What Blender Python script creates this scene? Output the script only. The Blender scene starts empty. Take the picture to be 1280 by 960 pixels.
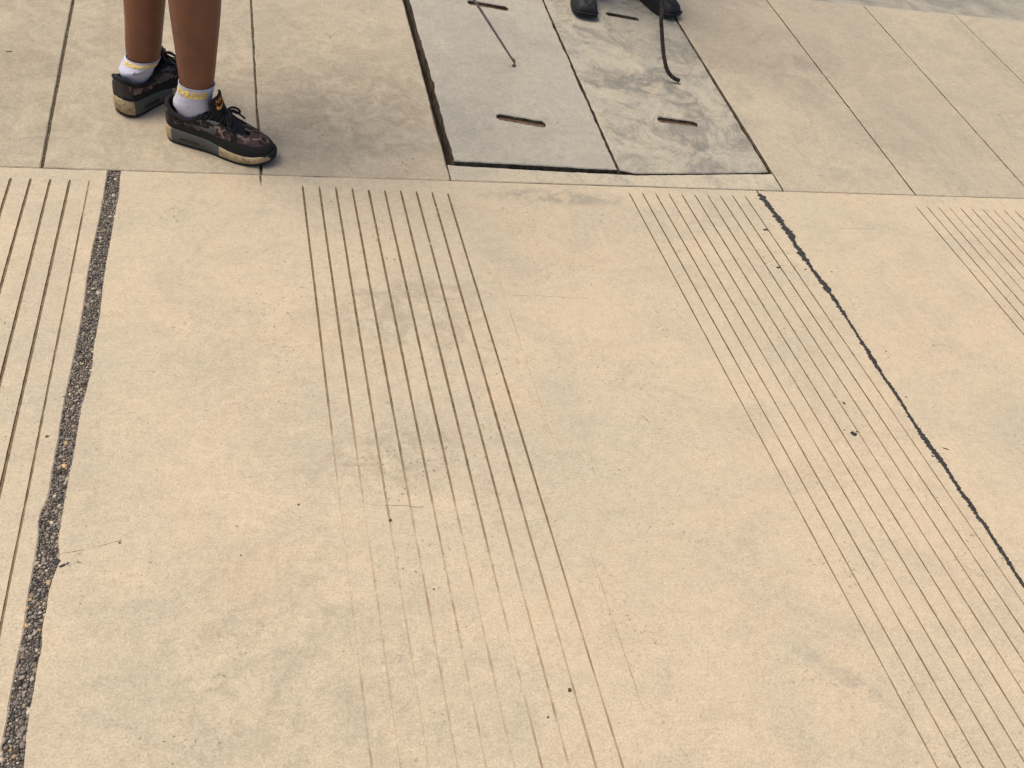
import bpy, bmesh, math, random
import numpy as np
from mathutils import Vector, Matrix, noise as mnoise

R = math.radians
random.seed(7)
SC = bpy.context.scene
COL = SC.collection

# ------------------------------------------------------------------ camera
cam = bpy.data.cameras.new('camera')
cam.sensor_width = 36.0
cam.lens = 1130.0 / 1280.0 * 36.0
cam.clip_start = 0.02
cam.clip_end = 1000.0
camo = bpy.data.objects.new('camera', cam)
COL.objects.link(camo)
CR = Vector((0.959357, -0.218987, 0.177985))
CU = Vector((0.032433, 0.712102, 0.701326))
CF = Vector((0.280325, 0.667050, -0.690263))
CH = 1.32
camo.matrix_world = Matrix(((CR.x, CU.x, -CF.x, 0), (CR.y, CU.y, -CF.y, 0), (CR.z, CU.z, -CF.z, CH), (0, 0, 0, 1)))
SC.camera = camo

# ------------------------------------------------------------------ sky, sun, exposure
SUN_EL, SUN_AZ = R(67), R(284)          # azimuth: clockwise from +Y, where the light comes from
w = bpy.data.worlds.new('World'); SC.world = w
w.use_nodes = True
wn = w.node_tree.nodes; wl = w.node_tree.links
wn.clear()
wo = wn.new('ShaderNodeOutputWorld'); bg = wn.new('ShaderNodeBackground'); sky = wn.new('ShaderNodeTexSky')
sky.sky_type = 'NISHITA'; sky.sun_disc = False
sky.sun_elevation = SUN_EL; sky.sun_rotation = SUN_AZ
sky.air_density = 0.7; sky.dust_density = 4.0; sky.ozone_density = 0.6
bg.inputs['Strength'].default_value = 0.109
wl.new(sky.outputs[0], bg.inputs[0]); wl.new(bg.outputs[0], wo.inputs[0])
sd = bpy.data.lights.new('sun', 'SUN'); sd.energy = 1.3; sd.angle = R(34); sd.color = (1.0, 0.92, 0.80)
so = bpy.data.objects.new('sun', sd); COL.objects.link(so)
_d = Vector((math.sin(SUN_AZ) * math.cos(SUN_EL), math.cos(SUN_AZ) * math.cos(SUN_EL), math.sin(SUN_EL)))
so.rotation_euler = _d.to_track_quat('Z', 'Y').to_euler()
so.location = (0, 0, 6)
SC.view_settings.view_transform = 'Standard'
SC.view_settings.look = 'None'
SC.view_settings.exposure = 0.81
SC.view_settings.gamma = 1.0
SC.view_settings.use_curve_mapping = False
SC.cycles.max_bounces = 4; SC.cycles.diffuse_bounces = 2; SC.cycles.glossy_bounces = 2

# ------------------------------------------------------------------ frames
YH = 2.0423                      # the joint where the paving starts to rise
TH = R(3.986)
CT, ST = math.cos(TH), math.sin(TH)
def up(X, s, n=0.0):
    """Point on (or n above) the rising strip, s metres past the joint."""
    return Vector((X, YH + s * CT - n * ST, s * ST + n * CT))
def flat(x, y, z=0.0):
    return Vector((x, y, z))

def n1(x, seed=0.0):
    return mnoise.noise(Vector((x, seed * 7.31, seed * 3.17)))

# ------------------------------------------------------------------ object helpers
def prop(o, label=None, cat=None, group=None, kind=None):
    if label: o['label'] = label
    if cat: o['category'] = cat
    if group: o['group'] = group
    if kind: o['kind'] = kind
    return o
def empty(name, loc=(0, 0, 0)):
    o = bpy.data.objects.new(name, None); COL.objects.link(o); o.location = loc
    o.empty_display_size = 0.1
    return o
def mobj(name, me, mats, parent=None, smooth=False):
    o = bpy.data.objects.new(name, me); COL.objects.link(o)
    for m in (mats if isinstance(mats, (list, tuple)) else [mats]):
        me.materials.append(m)
    if parent is not None:
        o.parent = parent
        # meshes are modelled in world coordinates: only an Empty's own offset has to be undone
        o.matrix_parent_inverse = Matrix.Translation(-parent.location) if parent.parent is None else Matrix.Identity(4)
    if smooth:
        me.polygons.foreach_set('use_smooth', [True] * len(me.polygons))
    return o
def bm_obj(name, bm, mats, parent=None, smooth=False):
    me = bpy.data.meshes.new(name); bm.to_mesh(me); bm.free()
    return mobj(name, me, mats, parent, smooth)
def pd_obj(name, V, Fc, mats, parent=None, smooth=False):
    me = bpy.data.meshes.new(name); me.from_pydata([tuple(v) for v in V], [], Fc); me.update()
    return mobj(name, me, mats, parent, smooth)

def catmull(pts, n):
    P = np.array(pts, float)
    Q = np.vstack([2 * P[0] - P[1], P, 2 * P[-1] - P[-2]])
    m = len(P) - 1
    out = []
    for k in range(n):
        u = k / (n - 1) * m
        i = min(int(u), m - 1); f = u - i
        p0, p1, p2, p3 = Q[i:i + 4]
        out.append(0.5 * (2 * p1 + (p2 - p0) * f + (2 * p0 - 5 * p1 + 4 * p2 - p3) * f * f + (3 * p1 - p0 - 3 * p2 + p3) * f ** 3))
    return np.array(out)

def tube(path, rad, seg=8, cap=True):
    """Tube along a list of points; rad a number or list. Returns (verts, faces)."""
    P = [Vector(p) for p in path]; n = len(P)
    rr = rad if isinstance(rad, (list, tuple, np.ndarray)) else [rad] * n
    V, Fc = [], []
    ref = None
    for i in range(n):
        t = (P[min(i + 1, n - 1)] - P[max(i - 1, 0)]).normalized()
        if ref is None:
            ref = t.orthogonal().normalized()
        ref = (ref - t * ref.dot(t)).normalized()
        b = t.cross(ref)
        for k in range(seg):
            a = 2 * math.pi * k / seg
            V.append(P[i] + (ref * math.cos(a) + b * math.sin(a)) * rr[i])
    for i in range(n - 1):
        for k in range(seg):
            k2 = (k + 1) % seg
            Fc.append((i * seg + k, i * seg + k2, (i + 1) * seg + k2, (i + 1) * seg + k))
    if cap:
        Fc.append(tuple(range(seg - 1, -1, -1)))
        Fc.append(tuple((n - 1) * seg + k for k in range(seg)))
    return V, Fc

# ------------------------------------------------------------------ materials
class NT:
    def __init__(s, name):
        s.m = bpy.data.materials.new(name); s.m.use_nodes = True
        s.t = s.m.node_tree; s.t.nodes.clear()
        s.out = s.t.nodes.new('ShaderNodeOutputMaterial')
        s.b = s.t.nodes.new('ShaderNodeBsdfPrincipled')
        s.t.links.new(s.b.outputs[0], s.out.inputs[0])
    def n(s, kind, **kw):
        o = s.t.nodes.new(kind)
        for k, v in kw.items(): setattr(o, k, v)
        return o
    def l(s, a, b): s.t.links.new(a, b)
    def pos(s):
        if not hasattr(s, '_p'): s._p = s.n('ShaderNodeNewGeometry').outputs['Position']
        return s._p
    def noise(s, scale, detail=4, rough=0.6, vec=None, sc=None, off=None, dist=0.0):
        v = vec or s.pos()
        if sc or off:
            mp = s.n('ShaderNodeMapping')
            if sc: mp.inputs['Scale'].default_value = sc
            if off: mp.inputs['Location'].default_value = off
            s.l(v, mp.inputs['Vector']); v = mp.outputs[0]
        t = s.n('ShaderNodeTexNoise')
        t.inputs['Scale'].default_value = scale; t.inputs['Detail'].default_value = detail
        t.inputs['Roughness'].default_value = rough; t.inputs['Distortion'].default_value = dist
        s.l(v, t.inputs['Vector'])
        return t.outputs['Fac']
    def rng(s, v, a, b, c=0.0, d=1.0, smooth=True):
        m = s.n('ShaderNodeMapRange'); m.interpolation_type = 'SMOOTHSTEP' if smooth else 'LINEAR'
        m.inputs['From Min'].default_value = a; m.inputs['From Max'].default_value = b
        m.inputs['To Min'].default_value = c; m.inputs['To Max'].default_value = d
        s.l(v, m.inputs['Value']); return m.outputs[0]
    def math(s, op, a, b=0.0):
        m = s.n('ShaderNodeMath', operation=op)
        for i, x in enumerate((a, b)):
            if isinstance(x, (int, float)): m.inputs[i].default_value = x
            else: s.l(x, m.inputs[i])
        return m.outputs[0]
    def mix(s, fac, a, b, mode='MIX'):
        m = s.n('ShaderNodeMix', data_type='RGBA', blend_type=mode)
        for i, x in ((0, fac), (6, a), (7, b)):
            if isinstance(x, (int, float)): m.inputs[i].default_value = x
            elif isinstance(x, tuple): m.inputs[i].default_value = (*x, 1.0) if len(x) == 3 else x
            else: s.l(x, m.inputs[i])
        return m.outputs[2]
    def attr(s, name):
        a = s.n('ShaderNodeAttribute'); a.attribute_name = name; return a
    def done(s, col=None, rough=0.8, bump=None, bstr=0.3, bdist=0.002, spec=0.3):
        if col is not None:
            if isinstance(col, tuple): s.b.inputs['Base Color'].default_value = (*col, 1.0)
            else: s.l(col, s.b.inputs['Base Color'])
        if isinstance(rough, (int, float)): s.b.inputs['Roughness'].default_value = rough
        else: s.l(rough, s.b.inputs['Roughness'])
        s.b.inputs['Specular IOR Level'].default_value = spec
        if bump is not None:
            bp = s.n('ShaderNodeBump'); bp.inputs['Strength'].default_value = bstr; bp.inputs['Distance'].default_value = bdist
            s.l(bump, bp.inputs['Height']); s.l(bp.outputs[0], s.b.inputs['Normal'])
        return s.m

def ellipse_mask(t, cx, cy, rx, ry, ang):
    mp = t.n('ShaderNodeMapping', vector_type='TEXTURE')
    mp.inputs['Location'].default_value = (cx, cy, 0)
    mp.inputs['Rotation'].default_value = (0, 0, ang)
    mp.inputs['Scale'].default_value = (rx, ry, 100.0)
    t.l(t.pos(), mp.inputs['Vector'])
    ln = t.n('ShaderNodeVectorMath', operation='LENGTH')
    t.l(mp.outputs[0], ln.inputs[0])
    return t.rng(ln.outputs['Value'], 1.0, 0.25)

def concrete_color(t, warm, mid, grey, off=(0, 0, 0), grey_amt=0.5, blotch=0.0, blotch_col=(0.2, 0.2, 0.19), stains=(), speck=1.0, clay=0.33):
    """Broom-worn cement: warm and grey clouds, trowel wisps, fine sand grain, pits and specks."""
    big = t.noise(1.6, 5, 0.70, off=off)
    c = t.mix(t.rng(big, 0.38, 0.60), mid, warm)
    m2 = t.noise(3.6, 6, 0.74, off=(off[0] + 3.1, off[1] + 1.7, 0), dist=0.8)
    c = t.mix(t.math('MULTIPLY', t.rng(m2, 0.46, 0.62), grey_amt), c, grey)
    # wisps drawn along the slab by the trowel
    wsp = t.noise(6.0, 4, 0.72, sc=(0.75, 1.5, 1), off=off, dist=1.2)
    c = t.mix(t.math('MULTIPLY', t.rng(wsp, 0.48, 0.74), 0.36), c, tuple(x * 0.80 for x in mid))
    wsp2 = t.noise(8.5, 4, 0.72, sc=(0.8, 1.4, 1), off=(off[0] + 9, off[1], 4), dist=0.8)
    c = t.mix(t.math('MULTIPLY', t.rng(wsp2, 0.50, 0.75), 0.36), c, tuple(min(1, x * 1.16) for x in warm))
    # orange-ish clay film in patches
    cl = t.noise(2.6, 3, 0.7, off=(off[0] + 17, off[1] + 5, 0), dist=0.6)
    c = t.mix(t.math('MULTIPLY', t.rng(cl, 0.52, 0.72), clay), c, (warm[0] * 1.04, warm[1] * 0.93, warm[2] * 0.84))
    if blotch:
        bn = t.noise(8.0, 6, 0.74, off=(off[0] + 5, off[1] + 8, 0), dist=0.7)
        c = t.mix(t.math('MULTIPLY', t.rng(bn, 0.45, 0.64), blotch), c, blotch_col)
        bn2 = t.noise(8.0, 4, 0.7, off=(off[0] + 15, off[1] + 3, 0), dist=1.0)
        c = t.mix(t.math('MULTIPLY', t.rng(bn2, 0.54, 0.64), blotch * 0.4), c, tuple(min(1, x * 1.08) for x in warm))
    if stains:
        sn_a = t.rng(t.noise(6.5, 4, 0.72, off=(4, 13, 0), dist=0.9), 0.36, 0.68); sn_b = t.rng(t.noise(15, 4, 0.74, off=(1, 3, 0), dist=0.9), 0.38, 0.66)
    for (cx, cy, rx, ry, a, colr, amt, ns) in stains:
        mk = ellipse_mask(t, cx, cy, rx, ry, a)
        nz = sn_a if ns < 10 else sn_b
        c = t.mix(t.math('MULTIPLY', t.math('MULTIPLY', mk, nz), amt), c, colr)
    # mottled sand grain
    g1 = t.noise(48, 3, 0.75, off=off)
    c = t.mix(1.0, c, t.mix(t.rng(g1, 0.28, 0.72), (0.945, 0.942, 0.938), (1.05, 1.05, 1.05)), 'MULTIPLY')
    g2 = t.noise(320, 2, 0.7)
    sand = t.n('ShaderNodeTexVoronoi'); sand.inputs['Scale'].default_value = 330
    t.l(t.pos(), sand.inputs['Vector'])
    sg = t.n('ShaderNodeSeparateColor'); t.l(sand.outputs['Color'], sg.inputs[0])
    c = t.mix(1.0, c, t.mix(sg.outputs[0], (0.955, 0.952, 0.946), (1.04, 1.04, 1.04)), 'MULTIPLY')
    c = t.mix(t.math('MULTIPLY', t.rng(sg.outputs[1], 0.965, 0.99), 0.26), c, tuple(x * 0.45 for x in grey))
    c = t.mix(t.math('MULTIPLY', t.rng(sg.outputs[2], 0.97, 0.99), 0.18), c, (0.60, 0.55, 0.45))
    c = t.mix(1.0, c, t.mix(t.rng(g2, 0.30, 0.70), (0.86, 0.86, 0.86), (1.12, 1.12, 1.12)), 'MULTIPLY')
    # short trowel strokes and scuffs: thin contour lines of a warped noise, only here and there
    rd = t.n('ShaderNodeMath', operation='ABSOLUTE'); t.l(t.math('SUBTRACT', t.noise(17, 3, 0.6, sc=(0.7, 1.5, 1), off=(off[0] + 2, off[1] + 21, 0), dist=1.6), 0.5), rd.inputs[0])
    stroke = t.math('MULTIPLY', t.rng(rd.outputs[0], 0.011, 0.001), t.rng(wsp2, 0.50, 0.64))
    c = t.mix(t.math('MULTIPLY', stroke, 0.5), c, tuple(x * 0.60 for x in grey))
    fm = t.noise(120, 3, 0.8, sc=(0.8, 1.3, 1), off=(off[0], 3, 2))
    c = t.mix(t.math('MULTIPLY', t.rng(fm, 0.54, 0.72), t.rng(m2, 0.34, 0.66, 0.10, 0.62)), c, tuple(x * 0.62 for x in grey))
    c = t.mix(t.math('MULTIPLY', t.rng(fm, 0.46, 0.30), 0.24), c, tuple(min(1, x * 1.28) for x in warm))
    # grimy freckles in loose groups
    fr = t.rng(t.noise(95, 2, 0.6, off=(2, 9, 0)), 0.62, 0.69)
    frm = t.rng(t.noise(5.2, 2, 0.7, off=(off[0] + 30, 4, 0)), 0.50, 0.68)
    c = t.mix(t.math('MULTIPLY', t.math('MULTIPLY', fr, frm), 0.8 * speck), c, (0.16, 0.125, 0.085))
    # pin holes
    vo = t.n('ShaderNodeTexVoronoi'); vo.inputs['Scale'].default_value = 38
    t.l(t.pos(), vo.inputs['Vector'])
    ph = t.rng(vo.outputs['Distance'], 0.055, 0.03)
    sel = t.n('ShaderNodeSeparateColor'); t.l(vo.outputs['Color'], sel.inputs[0])
    ph = t.math('MULTIPLY', ph, t.rng(sel.outputs[0], 0.90, 0.93))
    c = t.mix(t.math('MULTIPLY', ph, 0.8 * speck), c, (0.07, 0.055, 0.04))
    hgt = t.math('ADD', t.math('MULTIPLY', fm, 0.6), t.math('MULTIPLY', g2, 0.3))
    hgt = t.math('SUBTRACT', hgt, t.math('MULTIPLY', ph, 1.0))
    return c, hgt

LOWER_STAINS_TONES = [
    (1.05, 0.75, 0.75, 0.55, 0.4, (0.515, 0.402, 0.262), 0.60, 6.0),
    (1.75, 1.45, 0.60, 0.45, 0.0, (0.515, 0.400, 0.262), 0.65, 6.0),
    (0.85, 1.55, 0.28, 0.30, 0.3, (0.505, 0.395, 0.265), 0.50, 6.0),
    (-0.02, 1.55, 0.24, 0.38, 0.0, (0.505, 0.395, 0.262), 0.50, 12.0),
    (0.34, 1.50, 0.26, 0.24, 0.2, (0.290, 0.242, 0.165), 0.62, 12.0),  # broad darker brown ellipse over the middle set of grooves
    (0.26, 1.10, 0.22, 0.12, 0.3, (0.265, 0.228, 0.158), 0.55, 12.0),
    (0.08, 0.66, 0.40, 0.36, -0.2, (0.315, 0.278, 0.192), 0.50, 12.0),
    (0.96, 0.56, 0.15, 0.030, -0.75, (0.26, 0.240, 0.185), 0.42, 12.0),
    (0.82, 1.975, 0.28, 0.05, -0.05, (0.22, 0.205, 0.160), 0.70, 12.0),
    (1.20, 1.90, 0.24, 0.15, 0.2, (0.315, 0.290, 0.225), 0.50, 12.0),
]
WARM = (0.492, 0.400, 0.270); MID = (0.448, 0.378, 0.262); GREY = (0.385, 0.333, 0.238)

def concrete(name, **kw):
    t = NT(name)
    c, h = concrete_color(t, **kw)
    return t.done(c, 0.85, h, 0.5, 0.0018, 0.25)
def groove_mat(name, dirt, edge, **kw):
    t = NT(name)
    c, h = concrete_color(t, **kw)
    a = t.attr('dirt').outputs['Fac']
    nz = t.rng(t.noise(60, 4, 0.7), 0.28, 0.62)
    brk = t.rng(t.noise(28, 3, 0.6, off=(4, 0, 0)), 0.25, 0.36)
    tint = t.mix(t.rng(a, 0.15, 0.75), edge, t.mix(nz, dirt, tuple(x * 1.9 for x in dirt)))
    fac = t.math('MULTIPLY', t.rng(a, 0.0, 0.35), brk)
    return t.done(t.mix(fac, c, tint), 0.95, h, 0.4, 0.001, 0.1)

lower_kw = dict(warm=WARM, mid=MID, grey=GREY, grey_amt=0.50, stains=LOWER_STAINS_TONES)
upper_kw = dict(warm=(0.420, 0.352, 0.244), mid=(0.378, 0.323, 0.229), grey=(0.315, 0.275, 0.203), clay=0.14, off=(11, 6, 0), grey_amt=0.55,
                stains=[(-0.3, 2.50, 1.3, 0.9, 0, (0.275, 0.228, 0.152), 0.62, 12.0), (-0.65, 2.45, 0.3, 0.3, 0, (0.27, 0.225, 0.155), 0.5, 6.0), (1.95, 2.75, 0.35, 0.18, 0.5, (0.25, 0.22, 0.17), 0.6, 7.0), (0.35, 2.35, 0.3, 0.35, 0, (0.25, 0.215, 0.150), 0.6, 12.0), (2.1, 3.25, 0.6, 0.08, 0.0, (0.24, 0.21, 0.165), 0.7, 9.0)])
M_LOWER = concrete('warm worn concrete', **lower_kw)
M_UPPER = concrete('greyer worn concrete', **upper_kw)
M_COVER1 = concrete('smooth grey cast concrete', warm=(0.365, 0.333, 0.256), mid=(0.337, 0.308, 0.243), grey=(0.285, 0.268, 0.218), clay=0.08, off=(21, 2, 0), grey_amt=0.7, speck=0.6)
M_COVER2 = concrete('blotchy cast concrete', warm=(0.385, 0.340, 0.250), mid=(0.345, 0.315, 0.238), grey=(0.25, 0.242, 0.20), clay=0.15, off=(3, 14, 0), grey_amt=0.6, blotch=0.88, blotch_col=(0.185, 0.173, 0.142),
                   stains=[(1.35, 2.25, 0.16, 0.035, -0.45, (0.145, 0.138, 0.115), 0.95, 16.0), (1.42, 2.42, 0.10, 0.09, 0.6, (0.165, 0.158, 0.132), 0.9, 14.0), (1.27, 2.58, 0.20, 0.10, -0.3, (0.165, 0.160, 0.135), 0.9, 14.0), (1.40, 2.85, 0.20, 0.10, 0.0, (0.20, 0.195, 0.165), 0.6, 12.0)])
M_STRIP = concrete('patched concrete edge', warm=(0.46, 0.395, 0.280), mid=(0.41, 0.36, 0.26), grey=(0.30, 0.275, 0.21), off=(8, 3, 0), grey_amt=0.8)
M_GROOVE = groove_mat('groove with trapped soil', (0.105, 0.076, 0.044), (0.315, 0.222, 0.138), **lower_kw)
def joint_soil():
    t = NT('joint soil')
    return t.done(t.mix(t.rng(t.noise(90, 5, 0.7), 0.3, 0.7), (0.040, 0.030, 0.020), (0.15, 0.115, 0.072)), 0.95, t.noise(300, 4), 0.6, 0.002, 0.1)
M_SOIL = joint_soil()
def caked():
    t = NT('soil-caked concrete side')
    return t.done(t.mix(t.rng(t.noise(40, 4, 0.7), 0.35, 0.7), (0.060, 0.047, 0.033), (0.17, 0.138, 0.098)), 0.95, t.noise(120, 4), 0.7, 0.003, 0.1)
M_CAKED = caked()
def road_mat():
    t = NT('stained road concrete')
    c = t.mix(t.rng(t.noise(5, 7, 0.7, dist=1.0), 0.35, 0.65), (0.21, 0.195, 0.148), (0.33, 0.305, 0.232))
    c = t.mix(t.rng(t.noise(60, 5, 0.75), 0.4, 0.75, 0.0, 0.5), c, (0.15, 0.14, 0.115))
    return t.done(c, 0.85, t.noise(200, 5), 0.4, 0.002, 0.25)
M_ROAD = road_mat()
def pit_mat():
    t = NT('dark drain concrete')  # near-black tone for the trench floor and walls
    return t.done(t.mix(t.noise(12, 5), (0.03, 0.025, 0.018), (0.07, 0.058, 0.042)), 0.9)
M_PIT = pit_mat()
def tar_mat():
    t = NT('weathered tar')
    return t.done(t.mix(t.rng(t.noise(160, 4, 0.7), 0.35, 0.7), (0.020, 0.018, 0.016), (0.050, 0.045, 0.040)), 0.75, t.noise(260, 5), 0.7, 0.002, 0.3)
M_TAR = tar_mat()
def gravel_mat():
    t = NT('river gravel')
    a = t.attr('tint')
    c = t.mix(1.0, a.outputs['Color'], t.mix(t.noise(420, 3, 0.7), (0.55, 0.55, 0.55), (1.35, 1.35, 1.35)), 'MULTIPLY')
    return t.done(c, 0.7, t.noise(600, 3), 0.3, 0.0006, 0.3)
M_GRAVEL = gravel_mat()
def rust_mat():
    t = NT('rusty iron')
    return t.done(t.mix(t.rng(t.noise(60, 5, 0.7), 0.3, 0.7), (0.052, 0.034, 0.021), (0.18, 0.115, 0.068)), 0.9, t.noise(200, 4), 0.5, 0.001, 0.2)
M_RUST = rust_mat()

def loop_slab(name, outer, holes, fn, mat, th=0.09, ch=0.0025, parent=None, hole_depth=None, hole_ch=None):
    """A slab lying on the surface fn(x, y, n): outline and holes are lists of (x, y); worn arris all round."""
    bm = bmesh.new(); ch0 = ch
    def area(L): return sum(L[i][0] * L[(i + 1) % len(L)][1] - L[(i + 1) % len(L)][0] * L[i][1] for i in range(len(L)))
    top_edges = []
    def ring(L, hole):
        ch = hole_ch if (hole and hole_ch) else ch0
        if (area(L) > 0) == hole: L = L[::-1]
        n = len(L); ins = []
        for i in range(n):
            a = Vector(L[i - 1]); b = Vector(L[(i + 1) % n]); d = (b - a)
            d = d.normalized() if d.length > 1e-9 else Vector((1, 0))
            nrm = Vector((-d.y, d.x))
            ins.append(Vector(L[i]) + nrm * (ch * (0.7 + 0.9 * abs(n1(L[i][0] * 60 + L[i][1] * 53, 3.0)))))
        vt = [bm.verts.new(fn(p.x, p.y, 0)) for p in ins]
        vm = [bm.verts.new(fn(p[0], p[1], -ch * 0.9)) for p in L]
        vb = [bm.verts.new(fn(p[0], p[1], -(th if not hole else (hole_depth or th)))) for p in L]
        for i in range(n):
            j = (i + 1) % n
            top_edges.append(bm.edges.new((vt[i], vt[j])))
            bm.faces.new((vm[i], vm[j], vt[j], vt[i]))
            bm.faces.new((vb[i], vb[j], vm[j], vm[i])).material_index = 1      # soil-caked side
    ring(outer, False)
    for h in holes: ring(h, True)
    nrm = (fn(0, 0, 1) - fn(0, 0, 0)).normalized()
    bmesh.ops.triangle_fill(bm, use_beauty=True, use_dissolve=False, edges=top_edges, normal=nrm)
    # cut the long slivers of the top face short (keeps ray tracing quick)
    ys_ = [v.co.y for v in bm.verts]; yy = math.floor(min(ys_) * 10) / 10
    while yy < max(ys_):
        bmesh.ops.bisect_plane(bm, geom=bm.verts[:] + bm.edges[:] + bm.faces[:], dist=1e-6, plane_co=(0, yy, 0), plane_no=(0, 1, 0))
        yy += 0.06 if yy > 0.3 else 0.3
    bm.normal_update()
    for f in bm.faces:
        if abs(f.normal.dot(nrm)) > 0.95 and f.normal.dot(nrm) < 0: f.normal_flip()
    return bm_obj(name, bm, [mat, M_CAKED], parent)

def rough_line(p, q, step=0.012, amp=0.0012, seed=0.0):
    p = Vector(p); q = Vector(q); L = (q - p).length; n = max(2, int(L / step))
    d = (q - p) / L; nr = Vector((-d.y, d.x)); out = []
    for i in range(n):
        t = i / n * L
        e = amp * (n1(t * 9, seed) + 0.8 * n1(t * 37, seed + 1) + 0.5 * n1(t * 110, seed + 2))
        c = n1(t * 14, seed + 5)
        if c > 0.42: e += amp * 5 * (c - 0.42)          # small chips
        out.append(tuple(p + d * t + nr * e))
    return out
def rough_rect(x0, x1, y0, y1, amp=0.0012, seed=0.0, step=0.012):
    return (rough_line((x0, y0), (x1, y0), step, amp, seed) + rough_line((x1, y0), (x1, y1), step, amp, seed + 11)
            + rough_line((x1, y1), (x0, y1), step, amp, seed + 23) + rough_line((x0, y1), (x0, y0), step, amp, seed + 37))

# ------------------------------------------------------------------ the ground
def sheet(name, x0, x1, y0, y1, fn, z, mat, parent=None, nx=1, ny=1):
    V = [fn(x0 + (x1 - x0) * i / nx, y0 + (y1 - y0) * j / ny, z) for j in range(ny + 1) for i in range(nx + 1)]
    Fc = [(j * (nx + 1) + i, j * (nx + 1) + i + 1, (j + 1) * (nx + 1) + i + 1, (j + 1) * (nx + 1) + i) for j in range(ny) for i in range(nx)]
    return pd_obj(name, V, Fc, mat, parent)
ground = sheet('ground', -300, 300, -300, 300, flat, -0.2, M_ROAD); prop(ground, kind='structure')
drive = sheet('pavement', -5.5, 7.0, -3.5, YH - 0.004, flat, -0.0085, M_SOIL); prop(drive, kind='structure')
apron = empty('raised_pavement', (0, YH, 0)); prop(apron, kind='structure')
S_END = 1.275
sheet('joint_bed', -5.5, 0.5415, 0.0, S_END, up, -0.0045, M_SOIL, apron)
sheet('joint_bed', 1.560, 7.0, 0.0, S_END, up, -0.0075, M_SOIL, apron)
zr = S_END * ST - 0.006
road = sheet('road', -60, 60, YH + S_END * CT + 0.004, 80, flat, zr, M_ROAD); prop(road, kind='structure')
sheet('road_edge', -60, 60, 0, 1, lambda x, y, n: Vector((x, YH + S_END * CT + 0.004, zr - 0.25 * (1 - y))), 0, M_ROAD, road)

# a groove: centre line, half width and dirt as functions of y; zero width outside its run
class Groove:
    def __init__(g, x0, y0, y1, drift, wd, seed, fade):
        g.x0, g.y0, g.y1, g.drift, g.wd, g.seed, g.fade = x0, y0, y1, drift, wd, seed, fade
    def x(g, y): return g.x0 + g.drift * (g.y0 - y) + 0.0005 * n1(y * 5, g.seed)
    def d(g, y): return max(0.0, min(1.0, g.fade(y) + 0.17 * n1(y * 7, g.seed + 2) + 0.20 * n1(y * 43, g.seed + 4)))
    def hw(g, y):
        if y >= g.y0 or y <= g.y1: return 0.0
        e = min(1.0, 0.5 + (g.y0 - y) / 0.012, 0.3 + (y - g.y1) / 0.02)
        return g.wd * 0.5 * (0.50 + 0.50 * g.d(y)) * e * (1 + 0.16 * n1(y * 40, g.seed + 6))
groove_outline = Groove
def groove_obj(g, parent, depth=0.0028):
    V, Fc, A = [], [], []
    for y in ROWS:
        w_ = g.hw(y)
        inside = w_ > 0 or any(g.hw(q) > 0 for q in (y - 0.0081, y + 0.0081) if q > 0.3)
        if not inside and not (y < 0.45 and y > g.y1): continue
        x = g.x(y); d = g.d(y); dz = 0.0004 + (depth - 0.0004) * d if w_ > 0 else 0.0
        V += [(x - w_, y, 0), (x - w_ * 0.72, y, -dz), (x + w_ * 0.72, y, -dz), (x + w_, y, 0)]
        A += [d * 0.75, d, d, d * 0.75]
    for i in range(len(V) // 4 - 1):
        for k in range(3):
            a = i * 4 + k; Fc.append((a, a + 1, a + 5, a + 4))
    o = pd_obj('groove', V, Fc, M_GROOVE, parent)
    at = o.data.attributes.new('dirt', 'FLOAT', 'POINT')
    at.data.foreach_set('value', A)
    return o

sst = lambda a, b, x: (lambda u: u * u * (3 - 2 * u))(max(0.0, min(1.0, (x - a) / (b - a))))
Y_END = -3.4
def group_grooves(kind):
    out = []
    if kind == 'left':
        for i in range(10):
            xt = -0.345 - 0.0418 * (9 - i)
            f = (lambda y: 0.85) if i < 9 else (lambda y: 0.62 if y < 1.85 else 0.35)
            out.append(groove_outline(xt, 1.9945, Y_END, -0.017, 0.0064 if i < 9 else 0.0052, 10 + i, f))
    elif kind == 'mid':
        for i in range(10):
            yf = 1.22 - 0.036 * i
            f = lambda y, yf=yf, i=i: 0.10 + 0.016 * i + 0.64 * sst(yf - 0.30, yf + 0.34, y) + 0.10 * sst(0.62, 0.40, y) * (i > 6)
            out.append(groove_outline(0.149 + 0.0413 * i, 1.9945 - 0.0015 * i, Y_END, 0.003, 0.0058 if i < 9 else 0.0052, 30 + i, f))
    elif kind == 'right':
        for i in range(10):
            f = lambda y, i=i: 0.44 + 0.40 * sst(1.05, 1.8, y) + 0.06 * (i % 3)
            out.append(groove_outline(1.0465 + 0.0409 * i, 2.0075, Y_END, 0.001, 0.0044, 50 + i, f))
    elif kind == 'far':
        for i in range(10):
            f = lambda y, i=i: 0.80 if i not in (3, 7) else 0.55
            out.append(groove_outline(1.9965 + 0.0415 * i, 1.979 - 0.001 * i, Y_END, -0.034, 0.0044, 70 + i, f))
    return out
GL = [(-.308,2.046),(-.309,1.938),(-.311,1.83),(-.316,1.734),(-.318,1.618),(-.316,1.56),(-.318,1.472),(-.32,1.398),(-.324,1.314),(-.326,1.233),(-.326,1.175),(-.328,1.107),(-.327,1.05),(-.335,1.018),(-.336,.998),(-.333,.977),(-.333,.935),(-.333,.897),(-.334,.864),(-.333,.808),(-.334,.775),(-.336,.744),(-.336,.704),(-.336,.653),(-.338,.622),(-.339,.4),(-.338,-.5),(-.34,-3.4)]
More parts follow.
